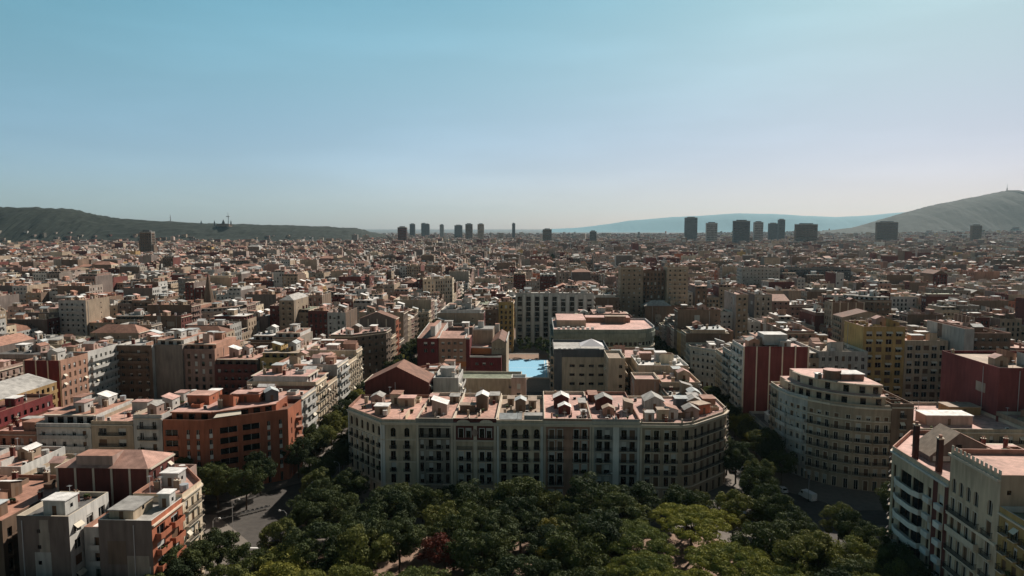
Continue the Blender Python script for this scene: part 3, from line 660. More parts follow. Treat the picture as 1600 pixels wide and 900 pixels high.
H_(rect(-59.75, -37.4, 231, 244), 27, 'pccs', wm='wall_brick', rm='roof_rust', roof='gable', rise=5.5, partym='wall_brick', group=HC, gap=.02,
   label='dark red brick building with a broad low gable behind the cream corner house', ribs=False)
H_(rect(-36.5, -27.6, 235, 250), 26.8, 'cccc', wm='wall_white', rm='roof_palegrey', cap='trimwhite', group=HC, attic=False, label='narrow white and grey block just right of the dark brick gable', dens=.6,
   specs={0: spec([], 'wall_grey')})
H_(rect(-59.75, -40, 244.1, 261.9), 22, 'pcps', wm='wall_tan', rm='roof_salmonr', group=HC, label='tan house with salmon roof hidden right behind the dark brick gable', lod=1, attic=False)
H_(rect(-59.75, -40, 262.1, 288), 19, 'pcps', wm='wall_white', rm='roof_palegrey', group=HC, label='low white building with grey roof behind the dark brick gable', lod=1, attic=False)
H_([(-59.75, 288.1), (-36, 288.1), (-36, 315.5), (-45.75, 315.5), (-59.75, 301.5)], 16, 'pcsss', wm='wall_white', rm='roof_salmonr', group=HC, label='white walled low corner building with salmon roof across from the crimson school', lod=1, attic=False)
H_(rect(-35.9, -6.6, 276, 290), 17.6, 'cccc', wm='wall_sand', rm='roof_greenish', cap='trim', group=HC, label='long low beige building with a greenish roof in front of the school', lod=1, attic=False, dens=0, clut=False, specs={0: spec([], 'wall_sand')})
H_(rect(-9.3, -4.0, 242, 248), 25.5, 'cccc', wm='wall_pink', rm='roof_white', cap='trimwhite', group=HC, label='small pink lift tower with a white cap behind the middle of the central block', lod=1, attic=False, clut=False, bay=3.2)
H_(rect(-27.4, -9.4, 236, 262), 13, 'cccc', wm='wall_tan', rm='roof_tanr', group=HC, label='low tan workshop in the courtyard behind the red-banded house', lod=1, attic=False)
H_(rect(-3.8, 27.8, 240, 270), 9, 'cccc', wm='wall_salmon', rm='roof_rust', group=HC, label='low courtyard building with a rust coloured roof in front of the beige office', lod=1, attic=False)
def tent(S, root, rnd):
    g = S.solo('canopy'); a, b, c, d, m = (18.5, 290.6, 29.6), (28.6, 290.6, 29.6), (28.6, 300, 29.6), (18.5, 300, 29.6), (23.5, 295.3, 32.2)
    for p, q in ((a, b), (b, c), (c, d), (d, a)): g.face([p, q, m], 'canvas')
    for p in (a, b, c, d): g.box(p[0] - .07, p[0] + .07, p[1] - .07, p[1] + .07, 27.5, 29.6, 'metal')
    for i in range(4): S.solo('air_conditioner').box(9 + i * 2.2, 10.2 + i * 2.2, 292, 293, 27.5, 28.5, 'trimwhite')
H_(rect(7, 30.6, 290, 315), 27.5, 'ccsc', wm='wall_beige', rm='roof_palegrey', cap='wall_slate', group=HC, label='beige office with four by three dark slot windows and a white tent canopy on top', attic=False, clut=False,
   specs={0: spec([(8 + 4.1 * i, 2.2) for i in range(4)], 'wall_beige', rows=[(z, 1.15, False) for z in (9.0, 12.9, 16.8, 20.7)], zones=[(0, 25, 'wall_cream'), (25, 28.5, 'wall_slate')], states=(0,), frame='iron', pil=[(.2, 3.6, 'wall_slate', .02)])}, extra=tent)
H_(rect(28.5, 35.4, 272, 289.8), 27.2, 'cccc', wm='wall_sand', rm='roof_tanr', group=HC, label='narrow beige tower house with one window column beside the beige office', lod=0, attic=False, clut=False,
   specs={0: spec([(5, 1.3)], 'wall_sand', rows=[(z, 1.3, False) for z in (8, 12, 16, 20, 24)], states=(0,))})
H_(rect(36.2, 45, 250, 262), 23.6, 'pcpp', wm='wall_salmon', rm='roof_pink', cap='trim', group=HC, label='plain salmon box house with a pink roof behind the right corner house', lod=1, attic=False, clut=False, partym='wall_salmon')
H_(rect(45.6, 59.75, 229, 248), 21, 'psps', wm='wall_brown', rm='roof_palegrey', group=HC, label='brown house with a grey roof next behind the rounded corner house', lod=1, attic=False)
H_(rect(45.6, 59.75, 248.1, 268), 23, 'psps'.replace('s', 'c', 0), wm='wall_beige', rm='roof_salmonr', group=HC, label='beige house with salmon terrace on the right street, mid central block', lod=1, attic=False)
H_(rect(40, 59.75, 268.1, 290), 25.2, 'pspc', wm='wall_cream', rm='roof_white', cap='trimwhite', group=HC, label='cream house with a bright white roof on the right street, central block', lod=1, attic=False)
H_([(31, 290.1), (59.75, 290.1), (59.75, 301.5), (45.75, 315.5), (31, 315.5)], 24, 'psssc', wm='wall_tan', rm='roof_pink', group=HC, label='tan back corner house with pink roof at the far right of the central block', lod=1, attic=False)

# school, sports court and offices of the next block
SC = 'school and offices behind the central block'
def school():
    HERO.append((-59.75, -15, 334, 372))
    r = empty('school_building', (-37, 350, 0), 'crimson, salmon and orange school with tiled hip roofs beside the blue court', 'school'); 
    def wing(x0, x1, y0, y1, h, m, rm, roof, cols, rows, rise=3, nm='wall'):
        S = Sink(r); P = rect(x0, x1, y0, y1); rnd = random.Random(5)
        facade(S, P[0], P[1], 0, h, m, cols, rows, 0, rnd, None, 'trimwhite', (1, 1, 0))
        w = S.part('wall')
        for i in (1, 2, 3): w.face([(*P[i], 0), (*P[(i + 1) % 4], 0), (*P[(i + 1) % 4], h), (*P[i], h)], m if i != 3 else 'wall_tan')
        g = S.part('roof')
        if roof == 'flat': g.face([(x, y, h - .02) for x, y in inset(P, .01)], rm); edge_box(g, P[0], P[1], 0, 0, h - .3, h + .5, .1, 'trimwhite', None, .2)
        elif roof == 'gable':
            xm = (x0 + x1) / 2; g.face([(x0 - .3, y0 - .3, h), (xm, y0 - .3, h + rise), (xm, y1, h + rise), (x0 - .3, y1, h)], rm); g.face([(x1 + .3, y0 - .3, h), (x1 + .3, y1, h), (xm, y1, h + rise), (xm, y0 - .3, h + rise)], rm)
            w.face([(x0, y0, h), (x1, y0, h), (xm, y0, h + rise - .1)], m); w.face([(x0, y1, h), (x1, y1, h), (xm, y1, h + rise - .1)], m)
            g.box(x1 - .1, x1 + .3, y0 + .2, y1, h, h + 1.2, 'trimwhite'); 
        elif roof == 'mono':
            g.face([(x0, y0, h), (x1, y0, h), (x1, y1, h + rise), (x0, y1, h + rise)], rm); w.face([(x0, y1, h), (x1, y1, h), (x1, y1, h + rise), (x0, y1, h + rise)], m)
            w.face([(x1, y0, h), (x1, y1, h), (x1, y1, h + rise)], 'trimwhite'); w.face([(x0, y0, h), (x0, y1, h), (x0, y1, h + rise)], 'trimwhite')
            for X in (x0, x1 - .5): g.face([(X, y0 - .1, h + .25), (X + .5, y0 - .1, h + .25), (X + .5, y1, h + rise + .25), (X, y1, h + rise + .25)], 'trimwhite')
        S.done()
    win = lambda n, x0, st, w=1.5: [(x0 + st * i, w) for i in range(n)]
    wing(-59.75, -49.2, 334, 372, 25.6, 'wall_crimson', 'roof_terracotta', 'mono', win(2, 4.2, 3.6, 1.7), [(18.5, 1.8, False), (22, 1.8, False)], 2.5)
    wing(-49.1, -35.5, 334.6, 346, 25.6, 'wall_salmon', 'roof_salmonr', 'mono', win(4, 2.2, 3), [(z, 1.4, False) for z in (12, 15.4, 18.8, 22.4)], 2)
    wing(-35.4, -33.6, 334.3, 346, 25.6, 'wall_crimson', 'roof_salmonr', 'flat', [], [])
    wing(-33.5, -23.2, 352, 366, 27.5, 'wall_tan', 'roof_palegrey', 'flat', [], [])
    wing(-33.5, -23.2, 341, 351.9, 19.8, 'wall_orange', 'roof_salmonr', 'flat', [(2.6, 1.5), (5.4, 1.5)], [(16.5, 1.8, False)])
    wing(-33.5, -17.8, 334.2, 340.9, 16.5, 'wall_crimson', 'roof_rust', 'flat', win(3, 3.5, 3.6), [(12.2, 1.4, False)])
    wing(-23.1, -15.7, 341, 372, 22.4, 'wall_sand', 'roof_rust', 'gable', win(5, 1.6, 1.05, .5), [(18.6, 1.2, False)], 2.4)
    S = Sink(r); g = S.part('orange_panel'); g.box(-33.3, -24, 340.8, 340.93, 16.6, 19.7, 'awning_orange'); g.box(-46, -34, 334.35, 334.5, 11.5, 14, 'awning_orange'); S.done()
    for x, y, w, d, z0, z1 in ((-52.6, 350, 2.4, 22, 26, 31), (-36, 344, 2, 3, 26, 29.5), (-30, 360, 3, 3, 27.4, 31), (-22, 371, 2.2, 3, 22, 28)):
        S = Sink(r); S.part('roof_tower').box(x - w / 2, x + w / 2, y - d / 2, y + d / 2, z0, z1, 'wall_white', 'roof_terracotta'); S.done()
school()
g = G(); g.box(-19, 6.5, 360, 412, .16, .5, 'trimwhite'); rc = empty('sports_court', (-6, 386, 0), 'bright blue outdoor sports court between the crimson school and the offices', 'sports court'); g.build('kerb', rc)
g = G(); g.face([(-18, 361, .51), (5.5, 361, .51), (5.5, 411, .51), (-18, 411, .51)], 'blue_court'); g.build('court_surface', rc)
g = G()
for x0, x1, y0, y1 in ((-17, 4.5, 362, 362.3), (-17, 4.5, 409.7, 410), (-17, -16.7, 362.3, 409.7), (4.2, 4.5, 362.3, 409.7), (-16.7, 4.2, 385.9, 386.1)): g.box(x0, x1, y0, y1, .512, .52, 'paint_white')
g.build('court_lines', rc); HERO.append((-22, 7.9, 334, 453))
# rounded pale green office with the big pink terrace
arc = lambda cx, cy, r, a0, a1, n: [(cx + r * math.cos(R(a0 + (a1 - a0) * i / n)), cy + r * math.sin(R(a0 + (a1 - a0) * i / n))) for i in range(n + 1)]
ro = [(8, 334)] + [(40, 334)] + arc(44.75, 349, 15, -72, 0, 4) + [(59.75, 378), (8, 378)]
def off_top(S, root, rnd):
    g = S.solo('penthouse'); g.box(10, 25, 350, 376, 29.5, 33, 'wall_tan', 'roof_pink'); g.box(36, 47, 362, 367, 29.5, 33.5, 'wall_brown', 'roof_tanr'); g.box(26, 50, 367.1, 377, 29.5, 32.2, 'wall_salmon', 'roof_pink')
    for i in range(8): S.solo('air_conditioner').box(10 + i * 2.4, 11.4 + i * 2.4, 338, 339.4, 29.5, 30.7 + .3 * (i % 3), 'trimwhite')
def office_f(S, A, B, L, ztop, rnd):
    n = max(1, int(L / 2.2)); facade(S, A, B, 0, ztop, 'wall_greenish', [(L * (j + .5) / n, 1.5) for j in range(n)], [(z, 1.7, False) for z in (3, 6.8, 10.6, 14.4, 18.2, 22.4)], 0, rnd, None, 'iron', (0,))
    edge_box(S.solo('cornice'), A, B, 0, 0, 26.3, 28.6, .5, 'wall_greenish'); edge_box(S.solo('cornice'), A, B, 0, 0, 21, 21.5, .3, 'trim')
mat('wall_greenish', (.25, .27, .22), 'wall')
H_(ro, 29.5, 's' * 7 + 'cc', wm='wall_greenish', rm='roof_pink', cap='roof_silver', attic=False, clut=False, group=SC, label='pale green office with a rounded corner and a large pink terrace behind the white tent',
   specs={i: office_f for i in range(len(ro) - 2)}, extra=off_top)
# striped white office in the third row
def stripes(S, A, B, L, ztop, rnd):
    n = 9; c = [(L * (j + .5) / n, L / n * .5) for j in range(n)]
    facade(S, A, B, 0, ztop, 'wall_white', c, [(1 + 3.6 * k, 3.1, False) for k in range(9)], 0, rnd, None, 'iron', (0, 0, 1))
    for j in range(n + 1): edge_box(S.solo('fin'), A, B, max(.05, L * j / n - .95), min(L - .05, L * j / n + .95), 0, ztop - 1.2, .5, 'trimwhite')
H_(rect(-15.3, 39, 472, 490), 34.5, 'sccc', wm='wall_white', rm='roof_palegrey', cap='roof_terracotta', attic=False, dens=3, group=SC, label='tall white office with broad vertical stripes behind the blue court',
   specs={0: stripes}, court_wm='wall_white')
H_(rect(-25, -15.5, 436, 453), 32, 'cscp', wm='wall_yellow', rm='roof_palegrey', group=SC, label='narrow yellow building left of the striped white office', lod=1, attic=False, court_wm='wall_yellow', balc='none')
H_(rect(-36, -25.2, 436, 453), 27, 'cpcp', wm='wall_brown', rm='roof_rust', group=SC, label='brown party-walled building left of the narrow yellow building', lod=1, attic=False)
H_([(-59.75, 418), (-36.3, 418), (-36.3, 453.5), (-45.75, 453.5), (-59.75, 439.5)], 29, 'ccsss', wm='wall_brown', rm='roof_tanr', group=SC, label='dark brown apartment house with arched top openings where the left avenue bends from view', arch=True, lod=1, attic=True, balc='slab')
H_(rect(42, 59.75, 378.2, 420), 24, 'pspc', wm='wall_grey', rm='roof_salmonr', group=SC, label='grey house with salmon roof just behind the rounded green office', lod=1)

# ---- left block: orange brick corner block and its neighbours along the avenue
LB = 'houses along the left avenue, left block'
def orange_f(S, A, B, L, ztop, rnd):
    if L < 15:
        cols = [(2.6, 3.8), (7.6, 1.0), (10.6, 1.0)]
    else: cols = [(1.9, .9), (6.9, 5.0), (13.4, 5.0), (18.6, .9), (22.2, .9)]
    rows = [(.2, 2.9, False)] + [(4.2 + 3.25 * k, 2.75, False) for k in range(5)]
    P, ang, L = facade(S, A, B, 0, ztop, 'wall_orange', cols, rows, 0, rnd, None, 'trimwhite', (0, 0, 0), rec=.7)
    for r in range(1, 6):
        for u, w in cols:
            if w > 2: put('balcony', balcony_mesh(w + .4, .35, 'slab', 'wall_orange'), P(u, rows[r][0], -.002), ang, S.root)
            else: edge_box(S.solo('white_panel'), A, B, u - .45, u + .45, rows[r][0] + .05, rows[r][0] + 1.35, .03, 'trimwhite')
def orange_round(S, A, B, L, ztop, rnd):
    P, ang, L = facade(S, A, B, 0, ztop, 'wall_orange', [(3, 1.0), (8.5, 2.4)], [(.2, 2.9, False)] + [(4.4 + 3.25 * k, 2.0, False) for k in range(5)], 0, rnd, None, 'trimwhite', (0,))
    for k in range(5):
        g = S.solo('balcony'); p = P(8.5, 0); g.cyl(p[0], p[1], 1.7, 4.2 + 3.25 * k, 5.3 + 3.25 * k, 'wall_orange', 14, top='roof_terracotta')
def orange_top(S, root, rnd):
    g = S.solo('penthouse'); q = [(-111, 199.5), (-98.5, 199.5), (-83, 210), (-83, 220), (-111, 220)]; g.prism(q, 22, 24.7, 'wall_orange', 'roof_pink')
    for A, B in zip(q[:2], q[1:3]):
        L = math.hypot(B[0] - A[0], B[1] - A[1])
        for u, w in grid_cols(L, 3.4, 2.0): edge_box(g, A, B, u - 1, u + 1, 22.2, 24.1, .03, 'glass')
        edge_box(g, A, B, 0, 0, 24.3, 24.72, 1.0, 'wall_orange', 'roof_salmonr')
    huts((-106.5, 210, 7, 6, 3, 24.7, 'wall_orange', 'slab', 'roof_salmonr', 0), (-93, 213, 9, 5, 2.7, 24.7, 'wall_orange', 'slab', 'roof_pink', 0), (-86, 214, 4, 4, 3, 24.7, 'wall_slate', 'gable', 'roof_silver', .5))(S, root, rnd)
    g = S.solo('awning'); g.face([(-97, 199.6, 24.2), (-97, 197, 23.4), (-90.5, 201.5, 23.4), (-91.5, 203.9, 24.2)], 'awning')
    clutter(S, q, 24.72, rnd, 'wall_orange', 0, 1.5)
H_([(-112, 196), (-99.5, 196), (-79, 209.5), (-79, 222), (-112, 222)], 22, 'sssps'[:3] + 'pp', wm='wall_orange', rm='roof_rust', cap='roof_rust', group=LB, attic=False, clut=False, bits=14,
   label='orange brick corner apartment block with white panels and stepped balconies, left of the avenue', specs={0: orange_f, 1: orange_f, 2: orange_round}, extra=orange_top)
xs = [222.1, 237, 249.5, 263, 279, 292]
dat = [(23, 'wall_white', 'roof_salmonr', 'slab', 'white framed house with wide glass bands beside the orange corner block'),
       (24.5, 'wall_cream', 'roof_pink', 'iron', 'cream avenue house with iron balconies, second behind the orange block'),
       (21, 'wall_beige', 'roof_terracotta', 'iron', 'low beige avenue house with a terracotta terrace, third behind the orange block'),
       (25.5, 'wall_white', 'roof_white', 'slab', 'white avenue house with solid white balconies, fourth behind the orange block'),
       (23.5, 'wall_cream', 'roof_salmonr', 'iron', 'cream avenue house with salmon roof, fifth behind the orange block')]
for j, (h, w, r, b, l) in enumerate(dat):
    H_(rect(-104, -79, xs[j], xs[j + 1] - .0), h, 'pspc', wm=w, rm=r, balc=b, label=l, group=LB, lod=0, court_wm='wall_brown', bay=2.6 if b == 'iron' else 3.6, ww=1.15 if b == 'iron' else 2.4, states=None) if False else \
    H_(rect(-104, -79, xs[j], xs[j + 1]), h, 'pspc', wm=w, rm=r, balc=b, label=l, group=LB, lod=0, court_wm='wall_brown', bay=2.6 if b == 'iron' else 3.6, ww=1.15 if b == 'iron' else 2.4)
H_([(-104, 292.1), (-79, 292.1), (-79, 301.5), (-93, 315.5), (-104, 315.5)], 26, 'psssc', wm='wall_cream', rm='roof_pink', label='tall cream house at the far avenue corner of the left block', group=LB, lod=0, cap='trimwhite')
LF = 'houses of the left block front and court'
H_(rect(-121, -112.2, 196, 226), 23.5, 'spcp', wm='wall_white', rm='roof_salmonr', partym='wall_white', label='narrow house with a tall white side wall, left of the orange block', group=LF)
H_(rect(-134, -121.1, 196, 218), 21.4, 'spcp', wm='wall_beige', rm='roof_salmonr', label='beige house with wide dark top openings, second left of the orange block', group=LF, bay=4, ww=2.4)
H_(rect(-151, -134.1, 196, 220), 20.5, 'spcp', wm='wall_white', rm='roof_terracotta', cap='trimwhite', label='long white-parapet house with roof huts, third left of the orange block', group=LF, balc='slab')
H_(rect(-166, -151.1, 196, 222), 18, 'spcp', wm='wall_salmon', rm='roof_pink', label='salmon house with a low pink roof, fourth left of the orange block', group=LF, lod=1)
H_(rect(-176, -166.1, 196, 224), 22.5, 'scpp', wm='wall_crimson', rm='roof_rust', label='crimson house with white balconies, fifth left of the orange block', group=LF, lod=1, balc='slab')
H_(rect(-197.75, -176.1, 210, 240), 24, 'pcps', wm='wall_ochre', rm='roof_palegrey', roof='gable', rise=3, partym='wall_ochre', label='ochre walled house with a pale grey sloping roof at the far left', group=LF, lod=1)
H_(rect(-197.75, -183, 252, 268), 28.5, 'pcps', wm='wall_white', court_wm='wall_salmon', partym='wall_crimson', ribs=True, rm='roof_tanr', balc='slab', label='tall house with a dark red side wall and white balconies at the left', group=LF, attic=False, bay=3)
H_(rect(-197.75, -183, 268.1, 288), 29, 'pcps', wm='wall_white', court_wm='wall_white', rm='roof_pink', balc='slab', label='tall white-balconied house behind the dark red side wall at the left', group=LF, attic=False, bay=3)
H_(rect(-182.9, -167.3, 287, 315.5), 28.5, 'cpsp', wm='wall_white', court_wm='wall_brown', rm='roof_palegrey', balc='slab', label='dark brown court-side house with stacked balconies, turning the left block corner', group=LF, attic=False, lod=0, bay=3.2)
H_(rect(-167.2, -154.9, 289, 315.5), 28.5, 'cpsp', wm='wall_taupe', partym='wall_taupe', rm='roof_terracotta', label='tall house with a blank grey brown side wall and terracotta roof, left block back row', group=LF, lod=1, specs={0: spec([], 'wall_taupe')})
H_(rect(-154.8, -141, 290, 315.5), 26.5, 'cpsp', wm='wall_salmon', court_wm='wall_rosy', rm='roof_terracotta', label='rosy court-side house with terracotta roof right of the blank grey brown wall', group=LF, lod=1)
H_(rect(-140.9, -122, 289, 315.5), 20, 'cpsp', wm='wall_brown', court_wm='wall_brick', rm='roof_salmonr', label='low brick-backed house with salmon roof, left block back row', group=LF, lod=1)
H_(rect(-121.9, -104.1, 292.1, 315.5), 22.5, 'cpsp', wm='wall_yellow', rm='roof_tanr', label='yellow house in the left block back row near the avenue', group=LF, lod=1, court_wm='wall_yellow')
H_(rect(-160, -116, 240, 275), 9, 'cccc', wm='wall_grey', rm='roof_palegrey', label='wide low grey-roofed building filling the left block courtyard', group=LF, lod=1, attic=False, dens=2, roof='gable', ridge='x', rise=3, gap=.02)

# ---- front left block at the bottom of the picture
FL = 'houses of the front left block beside the park'
H_([(-88, 129.2), (-77, 129.2), (-77, 141), (-88, 141)], 20.8, 'pspc', wm='wall_orange', partym='wall_mauve', rm='roof_palegrey', cap='trimwhite', balc='slab', bay=4.5, ww=3, label='house with a blank grey end wall and orange balconies at the bottom left', group=FL, attic=False, clut=False,
   specs={0: spec([], 'wall_slateb')} if False else {},
   extra=huts((-84.3, 134.5, 5, 7, 2.2, 20.8, 'wall_sand', 'slab', 'roof_palegrey', 0), (-79.2, 139, 2.4, 2.4, 3, 20.8, 'wall_white', 'slab', 'roof_white', 0)))
H_([(-88, 141.1), (-77, 141.1), (-77, 149.5), (-85, 158.5), (-88, 158.5)], 21.5, 'psspc', wm='wall_cream', rm='roof_salmonr', cap='roof_terracotta', balc='iron', label='sunlit cream house on the near park corner, bottom left', group=FL, attic=True, bay=2.2)
H_(rect(-110, -88.2, 148, 158.5), 25.6, 'psps', wm='wall_brick', partym='wall_brick', ribs=True, rm='roof_salmonr', label='red brick building with pale ribs and a terracotta hip roof, bottom left', group=FL, roof='hip', rise=2.6, gap=.02,
   extra=lambda S, root, rnd: S.solo('roof_hut').box(-105.5, -97, 148.6, 153, 25.7, 28.2, 'wall_pink', 'roof_terracotta'))
H_(rect(-93.7, -88.1, 133, 147.8), 17.5, 'cppp', wm='wall_white', rm='roof_white', label='narrow white light-shaft house between the two blank walls, bottom left', group=FL, attic=False, clut=False, lod=1)
H_(rect(-104.8, -94, 129.2, 142), 21.4, 'pcpp', wm='wall_white', court_wm='wall_white', partym='wall_mauve', rm='roof_darkgrey', cap='trim', label='house with a blank mauve grey end wall at the bottom left edge', group=FL, attic=False, bay=3.4, ww=1.9)
H_(rect(-110, -77, 104, 124), 10, 'pspc', wm='wall_pink', rm='roof_rust', label='low pinkish roof with chimneys at the bottom edge, lower left', group=FL, attic=False, dens=2, lod=1)
fl = [(-128, -110.2, 132, 158, 19, 'wall_brown', 'roof_terracotta'), (-142, -128.1, 128, 156, 19.5, 'wall_salmon', 'roof_pink'), (-156, -142.1, 134, 160, 21, 'wall_brick', 'roof_salmonr'), (-128, -111, 160, 176.5, 18, 'wall_beige', 'roof_palegrey'), (-148, -128.2, 160.5, 176.5, 20, 'wall_white', 'roof_salmonr'), (-110.8, -92, 159, 176.5, 15.5, 'wall_pink', 'roof_terracotta')]
ll = ['brown walled house with terracotta roof left of the mauve end wall', 'salmon house with pink roof near the bottom left edge', 'brick house with salmon roof farthest left in the front left block', 'beige house with grey roof behind the ribbed brick building', 'white house with salmon roof at the back of the front left block', 'low pink house squeezed between the ribbed brick building and the cross street']
for (a, b, c, d, h, w, r), l in zip(fl, ll): H_(rect(a, b, c, d), h, 'cpsp' if d > 170 else 'pcpc', wm=w, rm=r, label=l, group=FL, lod=1)

# ---- right block across the right avenue
RB = 'houses of the right block'
def curvy(S, A, B, L, ztop, rnd):
    n = max(1, round(L / 2.9)); c = [(L * (j + .5) / n, 1.2) for j in range(n)]
    wm = 'wall_white' if A[1] > 220 else 'wall_beige'
    P, ang, L = facade(S, A, B, 0, ztop, wm, c, [(.2, 3, False)] + [(4.8 + 3.45 * k, 2.2 if k < 5 else 1.2, False) for k in range(6)], 0, rnd, 'trim', 'trimwhite', (0, 0, 1, 2))
    for k in range(5): put('balcony', balcony_mesh(L - .5, .8 if wm == 'wall_beige' else 1.1, 'iron' if wm == 'wall_beige' else 'slab', wm), P(L / 2, 4.8 + 3.45 * k, -.002), ang, S.root)
    edge_box(S.solo('cornice'), A, B, 0, 0, 25.6, 26.1, .6, 'trim'); edge_box(S.solo('cornice'), A, B, 0, 0, 21.6, 21.9, .3, 'trim')
rc_ = [(81.5, 230), (82.6, 223), (86, 216.5), (91, 211), (96.5, 207.6), (101.5, 206), (106.5, 205.6)]
def r1top(S, root, rnd):
    base = rc_ + [(106.5, 238), (81.5, 238)]
    for d, z0, h in ((2.6, 26, 3.1), (5.2, 29.1, 3.0)):
        q = inset(base, [d] * (len(rc_) - 1) + [.4, d * .6, d]); g = S.solo('penthouse'); g.prism(q, z0, z0 + h, 'wall_sand', 'roof_pink')
        for i in range(len(rc_) - 1):
            A, B = q[i], q[i + 1]; L = math.hypot(B[0] - A[0], B[1] - A[1])
            for u, w in grid_cols(L, 2.6, 1.6): edge_box(g, A, B, u - .8, u + .8, z0 + .1, z0 + 2.2, .02, 'glass')
            edge_box(g, A, B, 0, 0, z0 + h - .3, z0 + h + .02, .9, 'trim', 'roof_tanr')
    g = S.solo('water_tank'); g.cyl(94.5, 219.5, 2.7, 32.1, 35, 'wall_brown', 18, top='roof_pink')
    huts((100, 220, 7, 6, 1.8, 32.1, 'wall_salmon', 'slab', 'roof_white', 0), (90, 219, 1.6, 2, 1.6, 32.1, 'wall_grey', 'slab', 'roof_white', 0))(S, root, rnd)
H_(rc_ + [(106.5, 238), (81.5, 238)], 26, 's' * 6 + 'pcs', wm='wall_beige', rm='roof_pink', cap='trim', attic=False, clut=False, group=RB, ph=.8, label='beige rounded corner building with set-back top floors and a round roof tank',
   specs={i: curvy for i in range(6)}, extra=r1top)
H_(rect(106.6, 113.2, 205.6, 228), 26.5, 'spcp', wm='wall_brown', rm='roof_terracotta', group=RB, attic=False, label='narrow brown house joined to the right of the rounded beige corner building')
H_(rect(113.3, 146, 204, 236), 19.5, 'spcp', wm='wall_sand', rm='roof_pink', cap='trim', group=RB, attic=False, clut=False, bits=14, label='low pink-roofed house with a white box on top, right of the narrow brown house',
   extra=huts((127, 214, 14, 6, 3, 19.5, 'wall_pink', 'slab', 'roof_white', 0), (139, 226, 10, 6, 2.6, 19.5, 'wall_ochre', 'slab', 'roof_tanr', 0)))
H_(rect(146.1, 172, 204, 218.8), 21, 'spcp', wm='wall_tan', rm='roof_pink', group=RB, label='tan house with pink roof in front of the tall red wall at the right edge', lod=1)
H_(rect(146.5, 178, 219, 250), 35, 'ppcp', wm='wall_crimson', partym='wall_crimsonr', rm='roof_tanr', group=RB, attic=False, label='building with a huge plain dark red side wall near the right edge', lod=1) if mat('wall_crimsonr', (.15, .038, .036), 'wall') else 0
H_(rect(79, 104, 262, 277), 34, 'psps', wm='wall_white', partym='wall_crimsonr', ribs=True, rm='roof_pink', group=RB, attic=False, dens=1.2, label='red side-walled building with pale ribs and a white tank on the right avenue', balc='slab', bay=4, ww=2.6,
   extra=lambda S, root, rnd: S.solo('water_tank').box(88, 97, 266, 274, 34.9, 39, 'wall_white', 'roof_white'))
H_(rect(79, 100, 277.1, 291), 29, 'psps', wm='wall_grey', rm='roof_tanr', group=RB, label='grey glass-fronted house behind the ribbed red wall on the right avenue', balc='slab', bay=4, ww=2.8)
H_([(79, 291.1), (100, 291.1), (100, 315.5), (93, 315.5), (79, 301.5)], 26, 'pcsss', wm='wall_beige', rm='roof_salmonr', group=RB, label='beige far corner house of the right block, on the right avenue', lod=1)
H_(rect(81.5, 104, 240, 261), 9, 'cccs', wm='wall_grey', rm='roof_darkgrey', group=RB, label='low flat-roofed garage below the ribbed red wall on the right avenue', attic=False, lod=1)
H_(rect(100.2, 120, 292, 315.5), 24, 'cpsp', wm='wall_tan', rm='roof_palegrey', group=RB, label='tan back-row house with a grey roof, left end of the right block court', lod=1)
H_(rect(120.1, 140.4, 292, 315.5), 27, 'cpsp', wm='wall_grey', court_wm='wall_grey', rm='roof_tanr', group=RB, label='grey back-row house left of the tall yellow one', lod=0)
H_(rect(140.5, 158.2, 297, 315.5), 37, 'cpsp', wm='wall_yellow', court_wm='wall_yellow', rm='roof_rust', cap='roof_rust', group=RB, label='tall yellow apartment house seen from its court, upper right', attic=False, lod=0, bay=4.2, ww=2.2)
H_(rect(158.3, 176.5, 297, 315.5), 31, 'cpsp', wm='wall_sand', court_wm='wall_sand', rm='roof_salmonr', group=RB, label='sand coloured court-side house with balconies right of the tall yellow one', lod=0, attic=False, bay=3.4, ww=2)
H_(rect(177.5, 181.5, 288, 315.5), 37.5, 'pppp', wm='wall_grey', partym='wall_grey', rm='roof_palegrey', group=RB, label='narrow grey windowless tower slab right of the tall yellow house', lod=1, attic=False, clut=False)
H_(rect(181.6, 197.75, 290, 315.5), 35.5, 'cpsp', wm='wall_brown', court_wm='wall_brown', rm='roof_rust', group=RB, label='brown court-side house attached to the narrow grey tower slab', lod=0, attic=False)
H_(rect(112, 168, 252, 284), 5.5, 'cccc', wm='wall_brown', rm='roof_darkgrey', group=RB, label='low dark shed roofs in the courtyard of the right block', lod=1, roof='gable', ridge='y', rise=2, gap=.02)

